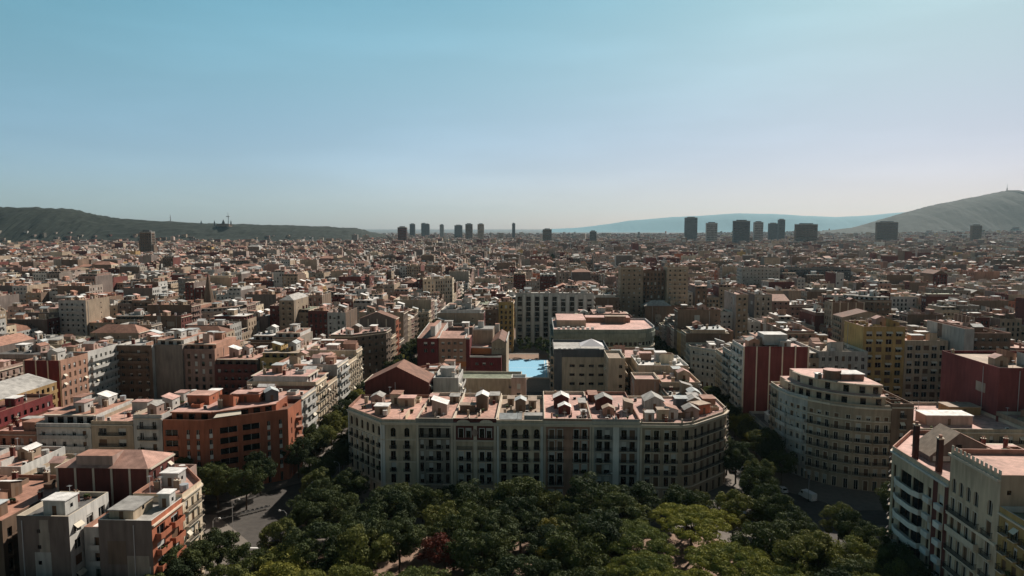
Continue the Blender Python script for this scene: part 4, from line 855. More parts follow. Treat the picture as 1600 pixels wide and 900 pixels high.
# ---- front right block at the bottom right
FR = 'houses of the front right block beside the park'
def whitebalc(S, A, B, L, ztop, rnd):       # left wall: A is far, B is near
    rows = [(.2, 3, False)] + [(4.6 + 3.7 * k, 3.0, False) for k in range(6)]
    c = [(1.5, 1.1), (6.3, 4.4), (11, 4.3), (15.4, 1.2), (19.4, 1.6)]
    P, ang, L = facade(S, A, B, 0, ztop, 'wall_sand', c, rows, 0, rnd, None, 'shutter_brown', (0, 0, 0, 1), rec=.8)
    for k in range(6):
        z = rows[k + 1][0]; g = S.solo('balcony'); q = [P(3.4, 0, 0), P(3.4, 0, -1.1), P(5.6, 0, -1.8), P(11.2, 0, -1.8), P(13.4, 0, -1.1), P(13.4, 0, 0)]
        pl = [(a[0] - .003, a[1]) for a in q]; pl = pl if sum(pl[i][0] * pl[(i + 1) % 6][1] - pl[(i + 1) % 6][0] * pl[i][1] for i in range(6)) > 0 else pl[::-1]
        g.prism(pl, z - .2, z, 'trimwhite', None, True)
        for a, b in zip(q[:-1], q[1:]): 
            lo = math.hypot(b[0] - a[0], b[1] - a[1]); d = ((b[0] - a[0]) / lo, (b[1] - a[1]) / lo); n = (d[1], -d[0]); n = n
            g.prism([(a[0], a[1]), (b[0], b[1]), (b[0] - n[0] * .1, b[1] - n[1] * .1), (a[0] - n[0] * .1, a[1] - n[1] * .1)], z + .003, z + 1.0, 'trimwhite')
    g = S.solo('brick_strip'); edge_box(g, A, B, 16.6, 18.2, 0, ztop - 1.5, .06, 'wall_brick'); edge_box(g, A, B, 20.6, -.05, 0, ztop - 1.5, .06, 'wall_brick')
    for k in range(6): edge_box(S.solo('bay'), A, B, 14.2, 16.5, rows[k + 1][0] - .2, rows[k + 1][0] + 1.0, .8, 'trimwhite'); edge_box(S.solo('bay'), A, B, 18.3, 20.5, rows[k + 1][0] - .2, rows[k + 1][0] + 1.0, .8, 'trimwhite')
    edge_box(S.solo('cornice'), A, B, 0, 0, ztop - 1.4, ztop - 1, .5, 'trimwhite')
def ornate(S, A, B, L, ztop, rnd):
    c = [(1.5 + 2.25 * i, 1.35) for i in range(4)] + [(12.2, 1.4)]
    P, ang, L = facade(S, A, B, 0, ztop, 'wall_sand', c, [(.2, 3.2, False)] + [(4.8 + 3.9 * k, 2.8, k == 6) for k in range(7)], 0, rnd, 'trim', 'trimwhite', (0, 0, 2))
    for k in range(1, 6):
        put('balcony', balcony_mesh(9.0, .9, 'iron' if k != 4 else 'slab', 'trim'), P(5.1, 4.8 + 3.9 * k, -.002), ang, S.root); put('balcony', balcony_mesh(2.4, .8, 'iron'), P(12.2, 4.8 + 3.9 * k, -.002), ang, S.root)
    g = S.solo('cornice'); edge_box(g, A, B, 0, 0, ztop - 1.3, ztop - .8, .6, 'trim'); g = S.solo('string_course'); edge_box(g, A, B, 0, 0, 23.4, 23.9, .4, 'trim')
    g = S.solo('crenel')
    for j in range(12): edge_box(g, A, B, .3 + j * 1.25, 1.0 + j * 1.25, ztop + .003, ztop + .8, .1, 'trim')
def gable_attic(S, root, rnd):
    g = S.solo('gabled_attic'); g.box(86, 102, 149, 156, 29, 30.5, 'wall_mauve'); g.face([(86, 149, 30.5), (102, 149, 30.5), (92, 149, 35.6)], 'wall_mauve'); g.face([(102, 156, 30.5), (86, 156, 30.5), (92, 156, 35.6)], 'wall_mauve')
    g.face([(85.7, 148.7, 30.4), (92, 148.7, 35.7), (92, 156.3, 35.7), (85.7, 156.3, 30.4)], 'roof_tanr'); g.face([(102.4, 148.7, 30.4), (102.4, 156.3, 30.4), (92, 156.3, 35.7), (92, 148.7, 35.7)], 'roof_pink'); g.box(91.4, 92.6, 148.93, 148.99, 30.6, 33, 'glass')
    g = S.solo('attic_window')
    for x in (86.6, 88.8): g.box(x, x + 1.5, 148.9, 148.985, 29.3, 30.4, 'trimwhite')
    huts((98, 141, 7, 6, 2.5, 29, 'wall_pink', 'slab', 'roof_pink', 0))(S, root, rnd)
H_([(82, 157), (82, 135.2), (104, 135.2), (104, 170), (93, 170)], 29, 'spccs', wm='wall_white', rm='roof_pink', cap='roof_terracotta', group=FR, attic=False, label='white corner building with curved white balconies beside the park, right', specs={0: whitebalc}, clut=False, partym='wall_brown',
   extra=gable_attic)
H_([(82, 135.1), (82, 120.4), (102, 120.4), (102, 135.1)], 35.6, 'spcp', wm='wall_sand', rm='roof_salmonr', group=FR, attic=False, label='tall ornate cream house with a crenellated parapet, bottom right', specs={0: ornate}, clut=False, partym='wall_tan', dens=1)
H_([(82, 120.3), (82, 104), (102, 104), (102, 120.3)], 30, 'spcp', wm='wall_yellow', rm='roof_greenish', cap='trimwhite', group=FR, attic=False, label='yellow house with green terrace awnings at the lower right edge', bay=2.4, lod=0)
H_(rect(88, 104.2, 142, 156), 29.5, 'cccc', wm='wall_brown', rm='roof_pink', roof='gable', rise=5.5, partym='wall_grey', group=FR, lod=1, label='x') if False else None
fr = [(104.3, 118, 142, 172, 24, 'wall_salmon', 'roof_pink'), (118.2, 134, 146, 176, 22, 'wall_tan', 'roof_salmonr'), (134.2, 150, 150, 176, 25, 'wall_white', 'roof_white'), (102.2, 122, 118, 135, 27, 'wall_pink', 'roof_pink'), (122.2, 140, 122, 144, 23, 'wall_beige', 'roof_terracotta'), (93.2, 104, 170.1, 176.5, 20, 'wall_beige', 'roof_pink')]
lr = ['salmon house with pink roof right behind the white balconied corner building', 'tan house with salmon roof in the back row of the front right block', 'white roofed house at the right edge, front right block', 'pink roofed house behind the crenellated cream house', 'beige house with terracotta roof near the bottom right corner', 'shallow beige house facing the cross street, front right block']
for (a, b, c, d, h, w, r), l in zip(fr, lr): H_(rect(a, b, c, d), h, 'cpsp' if d > 170 else 'pcpc', wm=w, rm=r, label=l, group=FR, lod=1)
# free-standing brick chimneys of the front right block
for (x, y, z0, h), l in zip(((84.2, 151.5, 29, 7.5), (84.6, 143.2, 29, 7), (96, 145.5, 29, 3.5)), ('tallest dark brick chimney on the white corner building terrace', 'second dark brick chimney, nearer the crenellated house', 'short dark brick chimney at the back of the same terrace')):
    t = empty('brick_chimney', (x, y, z0), l, 'chimney', 'brick chimneys above the front right block')
    g = G(); g.box(x - .5, x + .5, y - .45, y + .45, z0, z0 + h, 'wall_chimney'); g.build('shaft', t)  # shaft colour darkened to carry the shade on its near side
    g = G(); g.box(x - .62, x + .62, y - .57, y + .57, z0 + h + .003, z0 + h + .3, 'trim'); g.cyl(x, y, .35, z0 + h + .3, z0 + h + .9, 'roof_terracotta', 8); g.build('cap', t)

# ------------------------------------------------------------------ the rest of the grid of blocks
ORD = ['first', 'second', 'third', 'fourth', 'fifth', 'sixth', 'seventh', 'eighth']
def ring(rnd):
    """parcels round a block of side 2*HB with cut corners, local coordinates from its lower left corner"""
    S_, c, L = 2 * HB, 14.0, 25.0; out = []
    def rot(p, r):
        for _ in range(r): p = [(S_ - y, x) for x, y in p]
        return p
    for r in range(4):
        out.append((rot([(c, 0), (L, 0), (L, L), (0, L), (0, c)], r), 'sppss', r, 0))
        n = rnd.choice((4, 5, 5, 6, 6, 7)); ws = [rnd.uniform(.7, 1.4) for _ in range(n)]; t = sum(ws); x = L
        for j, w in enumerate(ws):
            w = w / t * (S_ - 2 * L); D = rnd.uniform(19, 29); out.append((rot([(x, 0), (x + w, 0), (x + w, D), (x, D)], r), 'spcp', r, j + 1)); x += w
    return out
SIDES = ['front', 'right', 'back', 'left']
WCH = ['beige'] * 2 + ['cream'] * 2 + ['tan'] * 2 + ['blush'] * 6 + ['buff'] * 5 + ['salmon'] * 4 + ['brown'] * 3 + ['brick'] * 4 + ['umber'] * 5 + ['taupe'] * 5 + ['rosy'] * 8 + ['stone'] * 4 + ['white'] * 4 + ['pink'] * 3 + ['grey', 'ochre', 'orange', 'yellow']
RCH = ['terracotta'] * 5 + ['pink'] * 4 + ['salmonr'] * 5 + ['palegrey'] * 4 + ['tanr'] * 3 + ['darkgrey'] * 4 + ['white'] * 4 + ['rust'] * 6 + ['silver', 'greenish']
RN = dict(terracotta='terracotta', pink='pink', salmonr='salmon', palegrey='pale grey', tanr='tan', darkgrey='dark grey', white='white', rust='rust', silver='silver', greenish='greenish')
parcels = []
for k in range(-1, 19):
    for i in range(-14, 13):
        if k == -1 and (i == 0 or abs(i) > 1): continue
        OX = 0 if k < 5 else 48 if k < 8 else -35 if k < 12 else 20
        X0, Y0 = PIT * i - HB + OX, S0 + PIT * k
        if not visible(PIT * i + OX, Y0 + HB, HB * .6): continue
        rnd = random.Random(i * 131 + k * 17 + 5)
        for poly, e, side, j in ring(rnd):
            poly = [(x + X0, y + Y0) for x, y in poly]; cx = sum(p[0] for p in poly) / len(poly); cy = sum(p[1] for p in poly) / len(poly)
            xs = [p[0] for p in poly]; ys = [p[1] for p in poly]; bb = (min(xs), max(xs), min(ys), max(ys))
            if bb[3] < 112 or not visible(cx, cy): continue
            if k == -1 or (k == 0 and i in (-1, 0, 1)):    # these blocks are modelled by hand; only fill what is left over
                if k == 0 and i == 0: continue
                if any(min(bb[1], h[1]) - max(bb[0], h[0]) > .5 and min(bb[3], h[3]) - max(bb[2], h[2]) > .5 for h in HERO): continue
            elif any(min(bb[1], h[1]) - max(bb[0], h[0]) > .5 and min(bb[3], h[3]) - max(bb[2], h[2]) > .5 for h in HERO): continue
            if i == -2 and k == 2 and side == 1 and j in (3, 4): continue      # the church stands here
            H = max(13, rnd.gauss(23, 4.6)); H += 5 * (rnd.random() < .12); H -= 5 * (rnd.random() < .12)
            parcels.append((math.hypot(cx, cy), poly, e, side, j, i, k, H, rnd.random()))
parcels.sort(key=lambda p: p[0])
FARM = G(); n_thing = 0; budget = 292 - sum(1 for o in bpy.data.objects if o.get('category') in ('building',))
def where(i, k, side, j):
    b = ('centre column' if i == 0 else '%s block %s' % (ORD[abs(i) - 1], 'left' if i < 0 else 'right')).replace('first block', 'next block')
    s = 'corner %s' % SIDES[side] if j == 0 else '%s on %s side' % (ORD[j - 1], SIDES[side])
    return '%s, %s, %s row' % (s, b, ['park'] [0] if k == -1 else ORD[k])
for d, poly, e, side, j, i, k, H, q in parcels:
    rnd = random.Random(int(q * 1e6)); w, r = rnd.choice(WCH), rnd.choice(RCH); b = rnd.choice(('iron', 'iron', 'slab', 'slab', 'none'))
    kw = dict(wm='wall_' + w, rm='roof_' + r, balc=b, seed=int(q * 1e6), bay=rnd.uniform(2.4, 3.4), arch=rnd.random() < .15, ribs=rnd.random() < .12,
              partym=rnd.choice(('wall_' + w, 'wall_brick', 'wall_mauve', 'wall_tan', 'wall_brown', 'wall_brown')), court_wm=rnd.choice(('wall_' + w, 'wall_tan', 'wall_brick', 'wall_white')))
    pitched = len(poly) == 4 and rnd.random() < .09
    if pitched: kw.update(roof=rnd.choice(('hip', 'gable')), ridge=rnd.choice('xy'), rise=rnd.uniform(2.5, 4), rm=rnd.choice(('roof_terracotta', 'roof_rust', 'roof_palegrey')), gap=.02); r = kw['rm'][5:]
    if n_thing < budget and d < 640:
        n_thing += 1
        lab = '%s building, %s roof, %s' % (w, RN[r], where(i, k, side, j))
        building(poly, H, e, label=lab, group='apartment buildings of the street grid', lod=1, dens=1.0, **kw)
    else:
        building(poly, H, e, lod=2 if d < 1150 else 3, shared=FARM, clut=d < 2200, dens=1.2 if d < 1100 else .7, attic=None if d < 1300 else False, cornice=False, **{**kw, 'ribs': False})
# low buildings and yards inside the far blocks, then the city beyond the grid out to the hills
rnd = random.Random(77); rn = np.random.RandomState(3)
for k in range(1, 19):
    for i in range(-14, 13):
        X, Y = PIT * i + (0 if k < 5 else 48 if k < 8 else -35 if k < 12 else 20), S0 + PIT * k + HB
        if visible(X, Y, 40) and not (i == 0 and k == 1) and not (i == -2 and k == 2):
            for _ in range(3):
                x, y, a, b = X + rnd.uniform(-24, 16), Y + rnd.uniform(-26, 14), rnd.uniform(9, 22), rnd.uniform(9, 20)
                FARM.box(x, x + a * .6, y, y + b * .6, 0, rnd.uniform(4, 11), 'wall_' + rnd.choice(WCH), 'roof_' + rnd.choice(RCH))
for Y in np.arange(2680, 7400, 62):
    stepx = 26 + (Y - 2680) * .006
    for X in np.arange(-.83 * Y, .72 * Y, stepx):
        if X < -.27 * Y and Y > 3150 + (X + .27 * Y) * .35: continue
        gx = 0 if X < 1500 else (X - 1500) * .02
        for _ in range(1):
            x, y = X + rnd.uniform(-9, 9), Y + rnd.uniform(-16, 16); h = max(8, rnd.gauss(22, 6)) + gx + (rnd.random() < .012) * rnd.uniform(10, 26)
            w2, d2 = rnd.uniform(6, 15), rnd.uniform(5, 14); w_, r_ = 'wall_' + rnd.choice(WCH), 'roof_' + rnd.choice(RCH)
            FARM.rbox(x, y, w2 * 2, d2 * 2, rnd.uniform(-.6, .6), 0, h, w_, r_)
            if rnd.random() < .6: FARM.rbox(x + rnd.uniform(-3, 3), y, rnd.uniform(4, 9), rnd.uniform(4, 9), 0, h + .01, h + rnd.uniform(2, 4.5), 'wall_' + rnd.choice(WCH), 'roof_' + rnd.choice(RCH))
tag(FARM.build('distant_buildings'), 'thousands of small beige and brick buildings spreading to the hills', 'city', kind='stuff')

# ------------------------------------------------------------------ towers on the skyline and the church
TW = [(-890, -864, 1500, 73, 'wall_brown', 'dark brown tower with stepped sides below the wooded hill'), (-535, -501, 2600, 85, 'wall_brick', 'dark red tower left of the far cluster of pale towers'),
      (-789, -757, 4200, 108, 'wall_slate', 'leftmost pale tower of the far cluster'), (-752, -720, 4400, 113, 'wall_slate', 'second tower of the far cluster, tallest'), (-712, -683, 4300, 108, 'wall_slate', 'third tower, right end of the far cluster'),
      (-646, -620, 4500, 105, 'wall_grey', 'lone thin tower right of the far cluster'), (-512, -464, 4200, 100, 'wall_slate', 'wide pale slab on the horizon'), (-381, -344, 3600, 104, 'wall_brown', 'dark tower left of the pale beige one'),
      (-299, -268, 3400, 102, 'wall_sand', 'pale beige tower right of the dark one'), (-142, -125, 3800, 108, 'wall_slate', 'thin dark tower alone above the centre of the horizon'), (152, 171, 2000, 72, 'wall_slate', 'short dark tower right of the street vista'),
      (362, 392, 1700, 107, 'wall_slate', 'tallest black office tower right of centre'), (366, 389, 1500, 92, 'wall_grey', 'white and black striped tower beside the tallest black one'), (735, 795, 2600, 109, 'wall_slate', 'broad grey glass slab in front of the far ridge'),
      (874, 909, 2800, 106, 'wall_grey', 'grey tower right of the broad glass slab'), (1132, 1176, 3400, 105, 'wall_slate', 'low wide slab beside a slim tower on the right horizon'), (1109, 1138, 3200, 121, 'wall_slate', 'slim taller tower on the right horizon'),
      (1002, 1085, 2700, 97, 'wall_brown', 'long brownish slab on the right horizon'), (680, 721, 1400, 93, 'wall_brown', 'wide brown office tower below the right hill'), (24, 65, 3200, 77, 'wall_brown', 'low dark block on the horizon near the vanishing street'), (1857, 1897, 3000, 94, 'wall_brown', 'brown block near the foot of the right hill')]
for n, (x0, x1, y, h, m, lab) in enumerate(TW):
    if n in (10, 11, 12, 18):     # these stand well beyond the nearer quarters
        k_ = {10: 2900, 11: 3300, 12: 2700, 18: 3000}[n] / y; x0, x1, h, y = x0 * k_, x1 * k_, 80 + (h - 80) * k_, y * k_
    r = empty('tower', ((x0 + x1) / 2, y, 0), lab, 'tower', 'towers on the skyline'); d = min(16, (x1 - x0) * .6); w = x1 - x0
    g = G(); g.box(x0, x1, y, y + d, 0, h, m, 'roof_darkgrey')
    if n == 0: g.box(x0 - 4, x0 - .1, y + 2, y + d, 0, h * .75, m, 'roof_darkgrey'); g.box(x1 + .1, x1 + 4, y + 2, y + d, 0, h * .6, m, 'roof_darkgrey')
    g.build('wall', r)
    g = G(); g.box(x0 + w * .2, x1 - w * .2, y + d * .2, y + d * .8, h + .01, h + 3.5, 'wall_slate', 'roof_darkgrey'); g.box(x0 - .4, x1 + .4, y - .4, y + d + .4, h - 2, h - .01, 'wall_grey'); g.build('roof', r)
    g = G(); nb = max(3, int(w / 5)); fl_ = 3.6 if y < 2500 else 7
    z = 8
    while z < h - 4:
        g.box(x0 + 1, x1 - 1, y - .12, y - .02, z, z + fl_ * .5, 'glass' if n != 12 else 'glass'); g.face([(x1 + .05, y + 1, z), (x1 + .05, y + d - 1, z), (x1 + .05, y + d - 1, z + fl_ * .5), (x1 + .05, y + 1, z + fl_ * .5)], 'glass'); z += fl_
    g.build('window_bands', r)
    g = G()
    for j in range(2): g.box(x1 + .06, x1 + .5, y + .3 + j * (d - 1.6), y + 1.3 + j * (d - 1.6), 0, h - 2.1, 'wall_grey')  # paler strips on the sun side: lit edges put into the colour
    for j in range(nb + 1): g.box(x0 + (w - 1.2) * j / nb, x0 + (w - 1.2) * j / nb + 1.2, y - .35, y - .14, 0, h - 2.1, 'wall_white' if n == 12 else m)
    g.build('pier_and_lit_edge', r)
SL = [(260, 343, 760, 36, 'long dark slab block with a regular window grid, middle right', 'wall_slate'), (63, 80, 520, 50, 'left half of the tall tan slab pair beside the right street', 'wall_tan'), (98, 114, 520, 50, 'right half of the tall tan slab pair with window columns', 'wall_beige'), (204, 242, 690, 40, 'grey block with a bright roof edge left of the long dark slab', 'wall_grey')]
for x0, x1, y, h, lab, m in SL:
    building(rect(x0, x1, y, y + 16), h, 'sccc', wm=m, rm='roof_tanr', label=lab, group='large slab blocks standing above the roofs', lod=1, attic=False, balc='slab', bay=3.4, seed=int(x0), dens=2)
building(rect(80.3, 97.7, 526, 538), 47, 'cccc', wm='wall_brick', court_wm='wall_brown', rm='roof_tanr', label='recessed dark brown link between the two tan slabs', group='large slab blocks standing above the roofs', lod=1, attic=False, balc='slab', seed=4)
def church():
    r = empty('church', (-256, 530, 0), 'brown gothic church with one slender spire among the roofs on the left', 'church')
    g = G(); g.box(-260, -252, 516, 524, 0, 25, 'wall_brown')
    for z in (10, 17): 
        for x in (-258, -254.9): g.box(x, x + .9, 515.85, 515.99, z, z + 4, 'glass')
    g.build('bell_tower', r)
    g = G(); g.cyl(-256, 520, 4.2, 25.01, 46, 'wall_brown', 8, r2=.15); g.build('spire', r)
    g = G()
    for a in (-3.6, 3.6):
        for b in (-3.6, 3.6): g.cyl(-256 + a, 520 + b, .9, 25.02, 31, 'wall_tan', 6, r2=.1)
    g.build('pinnacle', r)
    g = G(); g.box(-262, -250, 524.1, 560, 0, 15, 'wall_brown'); g.box(-270, -262.1, 530, 544, 0, 14, 'wall_brown'); g.box(-249.9, -242, 530, 544, 0, 14, 'wall_tan'); g.build('wall', r)
    g = G(); 
    for x0, x1, y0, y1, z in ((-262.5, -249.5, 524.2, 560.5, 15.02),):
        xm = (x0 + x1) / 2; g.face([(x0, y0, z), (xm, y0, z + 7), (xm, y1, z + 7), (x0, y1, z)], 'roof_darkgrey'); g.face([(x1, y0, z), (x1, y1, z), (xm, y1, z + 7), (xm, y0, z + 7)], 'roof_darkgrey'); g.face([(x0, y0, z), (x1, y0, z), (xm, y0, z + 7)], 'wall_brown')
    for x0, x1 in ((-270.4, -262.2), (-249.8, -241.6)): g.face([(x0, 529.6, 14.02), (x1, 529.6, 14.02), (x1, 537, 19), (x0, 537, 19)], 'roof_rust'); g.face([(x0, 544.4, 14.02), (x1, 544.4, 14.02), (x1, 537, 19), (x0, 537, 19)], 'roof_rust'); g.face([(x1, 529.6, 14.02), (x1, 544.4, 14.02), (x1, 537, 19)], 'wall_tan')
    g.build('roof', r)
church()

# ------------------------------------------------------------------ hills
def hill(name, prof, y, depth, m, nd=26, amp=6, seed=1, sub=8, front=None):
    rn = np.random.RandomState(seed); xs = []; hs = []
    for (x0, h0), (x1, h1) in zip(prof, prof[1:]):
        for j in range(sub): t = j / sub; xs.append(x0 + (x1 - x0) * t); hs.append(h0 + (h1 - h0) * t)
    xs.append(prof[-1][0]); hs.append(prof[-1][1]); n = len(xs); hs = np.array(hs)
    nz = rn.rand(n + 40, nd + 20); 
    for _ in range(1): nz = (nz + np.roll(nz, 1, 0) + np.roll(nz, 1, 1) + np.roll(nz, -1, 0)) / 4
    nz += rn.rand(*nz.shape) * .5
    big = np.convolve(rn.rand(n + 30), np.ones(9) / 9, 'same')
    g = G(); yo = y if callable(y) else (lambda x: y)
    for j in range(nd + 1):
        t = j / nd; s = math.sin(min(1, t / .55) * math.pi / 2) ** 1.25 if t < .55 else 1 - .8 * (t - .55) / .45
        for i2 in range(n):
            gully = (big[i2 % (n + 20)] - .5) * .16 * math.sin(min(1, t / .55) * math.pi)
            g.v.append((xs[i2] * (1 + (t - .55) * .0), yo(xs[i2]) + (t - .55) * depth, -4 + (hs[i2] + 4) * max(0, s + gully * (t < .55)) + (nz[i2, j] - .5) * amp * (t > .02)))
    for j in range(nd):
        for i2 in range(n - 1):
            a = j * n + i2; g.f.append((a, a + 1, a + n + 1, a + n)); g.m.append(g.mi(m))
    return tag(g.build(name), kind='structure')
MP = [(-3400, 150), (-2900, 172), (-2506, 177), (-2375, 171), (-2238, 172), (-2131, 166), (-2044, 138), (-1952, 123), (-1693, 105), (-1458, 98), (-1258, 92), (-1029, 80), (-900, 40), (-860, 0)]
hill('hill', MP, lambda x: 3000 + max(0, x + 2238) * .72, 700, 'hill_green', 30, 9, 4, 14)
TP = [(1700, 10), (2186, 30), (2655, 95), (2965, 192), (3220, 265), (3476, 317), (3780, 379), (3842, 390), (3986, 363), (4300, 300), (4700, 330), (5400, 300)]
hill('hill', TP, 5800, 1800, 'hill_green', 30, 7, 9, 10)
RP = [(100, 30), (296, 66), (891, 96), (1632, 184), (2074, 258), (3104, 346), (3544, 361), (4565, 433), (5292, 418), (6019, 374), (6743, 344), (7462, 373), (8177, 445), (9599, 545), (12000, 500)]
hill('mountain_ridge', RP, 16000, 3000, 'hill_haze_tint', 14, 8, 2, 6)
rnd = random.Random(5); hb_ = G()
for _ in range(260):
    x = rnd.uniform(-2700, -1150); y0 = 3000 + max(0, x + 2238) * .72 - .55 * 700; t = rnd.random() ** 1.6 * .2; h = np.interp(x, [a for a, b in MP], [b for a, b in MP]); z = -4 + h * math.sin(t / .55 * math.pi / 2) ** 1.25
    hb_.rbox(x, y0 + t * 700, rnd.uniform(9, 26), 10, rnd.uniform(-.5, .5), z - 12, z + rnd.uniform(6, 14), 'wall_' + rnd.choice(WCH), 'roof_' + rnd.choice(RCH))
for _ in range(300):
    x = rnd.uniform(1800, 5000); t = rnd.random() ** 2 * .16; h = np.interp(x, [a for a, b in TP], [b for a, b in TP]); z = -4 + h * math.sin(t / .55 * math.pi / 2) ** 1.25
    hb_.rbox(x, 5800 + (t - .55) * 1800, rnd.uniform(12, 40), 14, rnd.uniform(-.5, .5), z - 15, z + rnd.uniform(8, 18), 'wall_' + rnd.choice(WCH), 'roof_' + rnd.choice(RCH))
tag(hb_.build('hillside_houses'), 'tiny pale houses scattered over the lower hill slopes', 'houses', kind='stuff')
# palace domes, mast and woods on the left hill; mast on the right hill
mst = empty('telecom_mast', (3842, 5790, 388), 'thin telecom mast on the summit of the right hill', 'mast')
g = G(); g.cyl(3842, 5790, 5, 388, 412, 'wall_grey', 8, r2=3); g.build('base', mst); g = G(); g.cyl(3842, 5790, 1.6, 412, 440, 'metal', 6, r2=1); g.build('antenna', mst)
pal = empty('palace', (-1600, 3350, 96), 'hilltop palace with a dome and four small spires on the left hill', 'palace')
g = G(); g.box(-1590, -1530, 3340, 3380, 90, 103, 'wall_brown', 'roof_darkgrey'); g.build('wall', pal)
g = G(); g.cyl(-1560, 3350, 8, 103, 113, 'wall_slate', 12, r2=6); g.cyl(-1560, 3350, 6, 113.01, 124, 'wall_slate', 12, r2=1); g.build('dome', pal)
for x in (-1672, -1605, -1522): g = G(); g.cyl(x, 3350, 3.5, 94, 110, 'wall_slate', 6); g.cyl(x, 3350, 3.5, 110.01, 121, 'wall_slate', 6, r2=.3); g.build('spire', pal)
for x, y, z, h, lab in ((-1568, 3420, 100, 62, 'white needle communication tower with a ring on the left hill'), (-1790, 3280, 108, 40, 'short slim tower left of the hilltop palace')):
    t = empty('communication_tower', (x, y, z), lab, 'tower'); g = G(); g.tube([(x, y, z), (x + 2, y, z + h * .5), (x, y, z + h)], [2.4, 1.8, .6], 'metal', 6); g.build('shaft', t)
    g = G(); g.cyl(x, y, 9 if h > 50 else 3, z + h * .62, z + h * .68, 'metal', 12); g.build('ring', t)

# ------------------------------------------------------------------ trees
def crown_mesh(name, kind, Rr, Hc, nclump, nleaf, s, m, seed):
    rn = np.random.RandomState(seed); cl = []
    for _ in range(nclump):
        for _t in range(30):
            p = rn.uniform(-1, 1, 3); r = np.linalg.norm(p)
            if kind == 'pine':
                if p[2] < -.25 or np.hypot(p[0], p[1]) > 1: continue
                p[2] = np.sqrt(max(0, 1 - .85 * (p[0] ** 2 + p[1] ** 2))) * rn.uniform(.72, 1.0); break
            if .55 < r < 1 and p[2] > -.75: break
        lump = 1 + .16 * math.sin(3 * math.atan2(p[1], p[0]) + seed) + .1 * math.sin(7 * math.atan2(p[1], p[0]) + seed * 2)
        cl.append((p[0] * Rr * lump, p[1] * Rr * lump, p[2] * Hc, rn.uniform(.75, 1.3)))
    cr = Rr * (.15 if kind == 'pine' else .25); V = []; 
    for cx, cy, cz, f in cl:
        d = rn.normal(size=(nleaf, 3)); d /= np.linalg.norm(d, axis=1)[:, None]; d[:, 2] *= .75 if kind != 'pine' else .6
        if kind == 'pine': d[:, 2] = np.abs(d[:, 2]) * 1.0 - .15
        rad = cr * f * (rn.uniform(.55, 1, nleaf) ** .5)[:, None]
        c = np.array([cx, cy, cz]) + d * rad
        n1 = d + rn.normal(size=(nleaf, 3)) * .3; n1 /= np.linalg.norm(n1, axis=1)[:, None]
        t = np.cross(n1, rn.normal(size=(nleaf, 3))); t /= np.linalg.norm(t, axis=1)[:, None]; b = np.cross(n1, t)
        sz = s * rn.uniform(.6, 1.25, nleaf)[:, None]
        V.append(np.stack([c - t * sz, c - b * sz * .6, c + t * sz, c + b * sz * .6], 1))
    V = np.concatenate(V).reshape(-1, 3); nf = len(V) // 4
    me = bpy.data.meshes.new(name); me.vertices.add(len(V)); me.vertices.foreach_set('co', V.ravel()); me.loops.add(nf * 4); me.polygons.add(nf)
    me.loops.foreach_set('vertex_index', np.arange(nf * 4, dtype=np.int32)); me.polygons.foreach_set('loop_start', np.arange(0, nf * 4, 4, dtype=np.int32))
    try: me.polygons.foreach_set('loop_total', np.full(nf, 4, dtype=np.int32))
    except Exception: pass
    me.materials.append(MATS[m]); me.update(); me.validate(); return me, cl
def trunk_mesh(h, cl, cz, rad, seed):
    rnd = random.Random(seed); g = G(); g.tube([(0, 0, 0), (.15, .1, h * .5), (.1, -.1, h)], [rad, rad * .8, rad * .6], 'bark', 7)
    for c in rnd.sample(cl, min(9, len(cl))):
        e = (c[0] * .85, c[1] * .85, cz + c[2] * .8); mpt = (e[0] * .45, e[1] * .45, h + (e[2] - h) * .35); g.tube([(.1, -.1, h * .92), mpt, e], [rad * .45, rad * .3, .05], 'bark', 5)
    return g.mesh('trunk')
TREES = {}
def tree_kind(key, kind, Rr, Hc, z, nc, nl, s, m, seed):
    me, cl = crown_mesh('crown', kind, Rr, Hc, nc, nl, s, m, seed); TREES[key] = (me, trunk_mesh(z - (Hc * .35 if kind != 'pine' else 0), cl, z, .28 if kind != 'pine' else .35, seed), z)
for q in range(3):
    tree_kind('pine%d' % q, 'pine', 7.8, 3.8, 9.2, 170, 150, .23, 'leaf_pine', 11 + q)
    tree_kind('dark%d' % q, 'round', 4.9, 4.6, 9.0, 70, 170, .22, 'leaf_dark', 21 + q)
    tree_kind('olive%d' % q, 'round', 5.6, 4.2, 8.6, 85, 170, .21, 'leaf_olive', 31 + q)
    tree_kind('mid%d' % q, 'round', 4.6, 4.6, 8.2, 70, 160, .22, 'leaf_mid', 41 + q)
tree_kind('red', 'round', 3.6, 3.4, 7.4, 50, 90, .24, 'leaf_red', 51); tree_kind('yellow', 'round', 3.6, 4.4, 8.4, 45, 80, .24, 'leaf_yellow', 52); tree_kind('small', 'round', 3.0, 3.2, 6, 30, 60, .4, 'leaf_mid', 53)
def tree(key, x, y, sc, label, group, rnd=random, name='tree', z0=.14):
    me, tr, z = TREES[key]; rz = rnd.uniform(0, 6.28); r = empty(name, (x, y, z0), label, 'tree', group, rz); s = sc * rnd.uniform(.94, 1.06); r.scale = (s, s, sc * (.86 if sc > 1 else 1))
    for n, m, zz in (('crown', me, z), ('trunk', tr, 0)):
        o = bpy.data.objects.new(n, m); C.objects.link(o); o.parent = r; o.location = (0, 0, zz)
    return r
rt = random.Random(8)
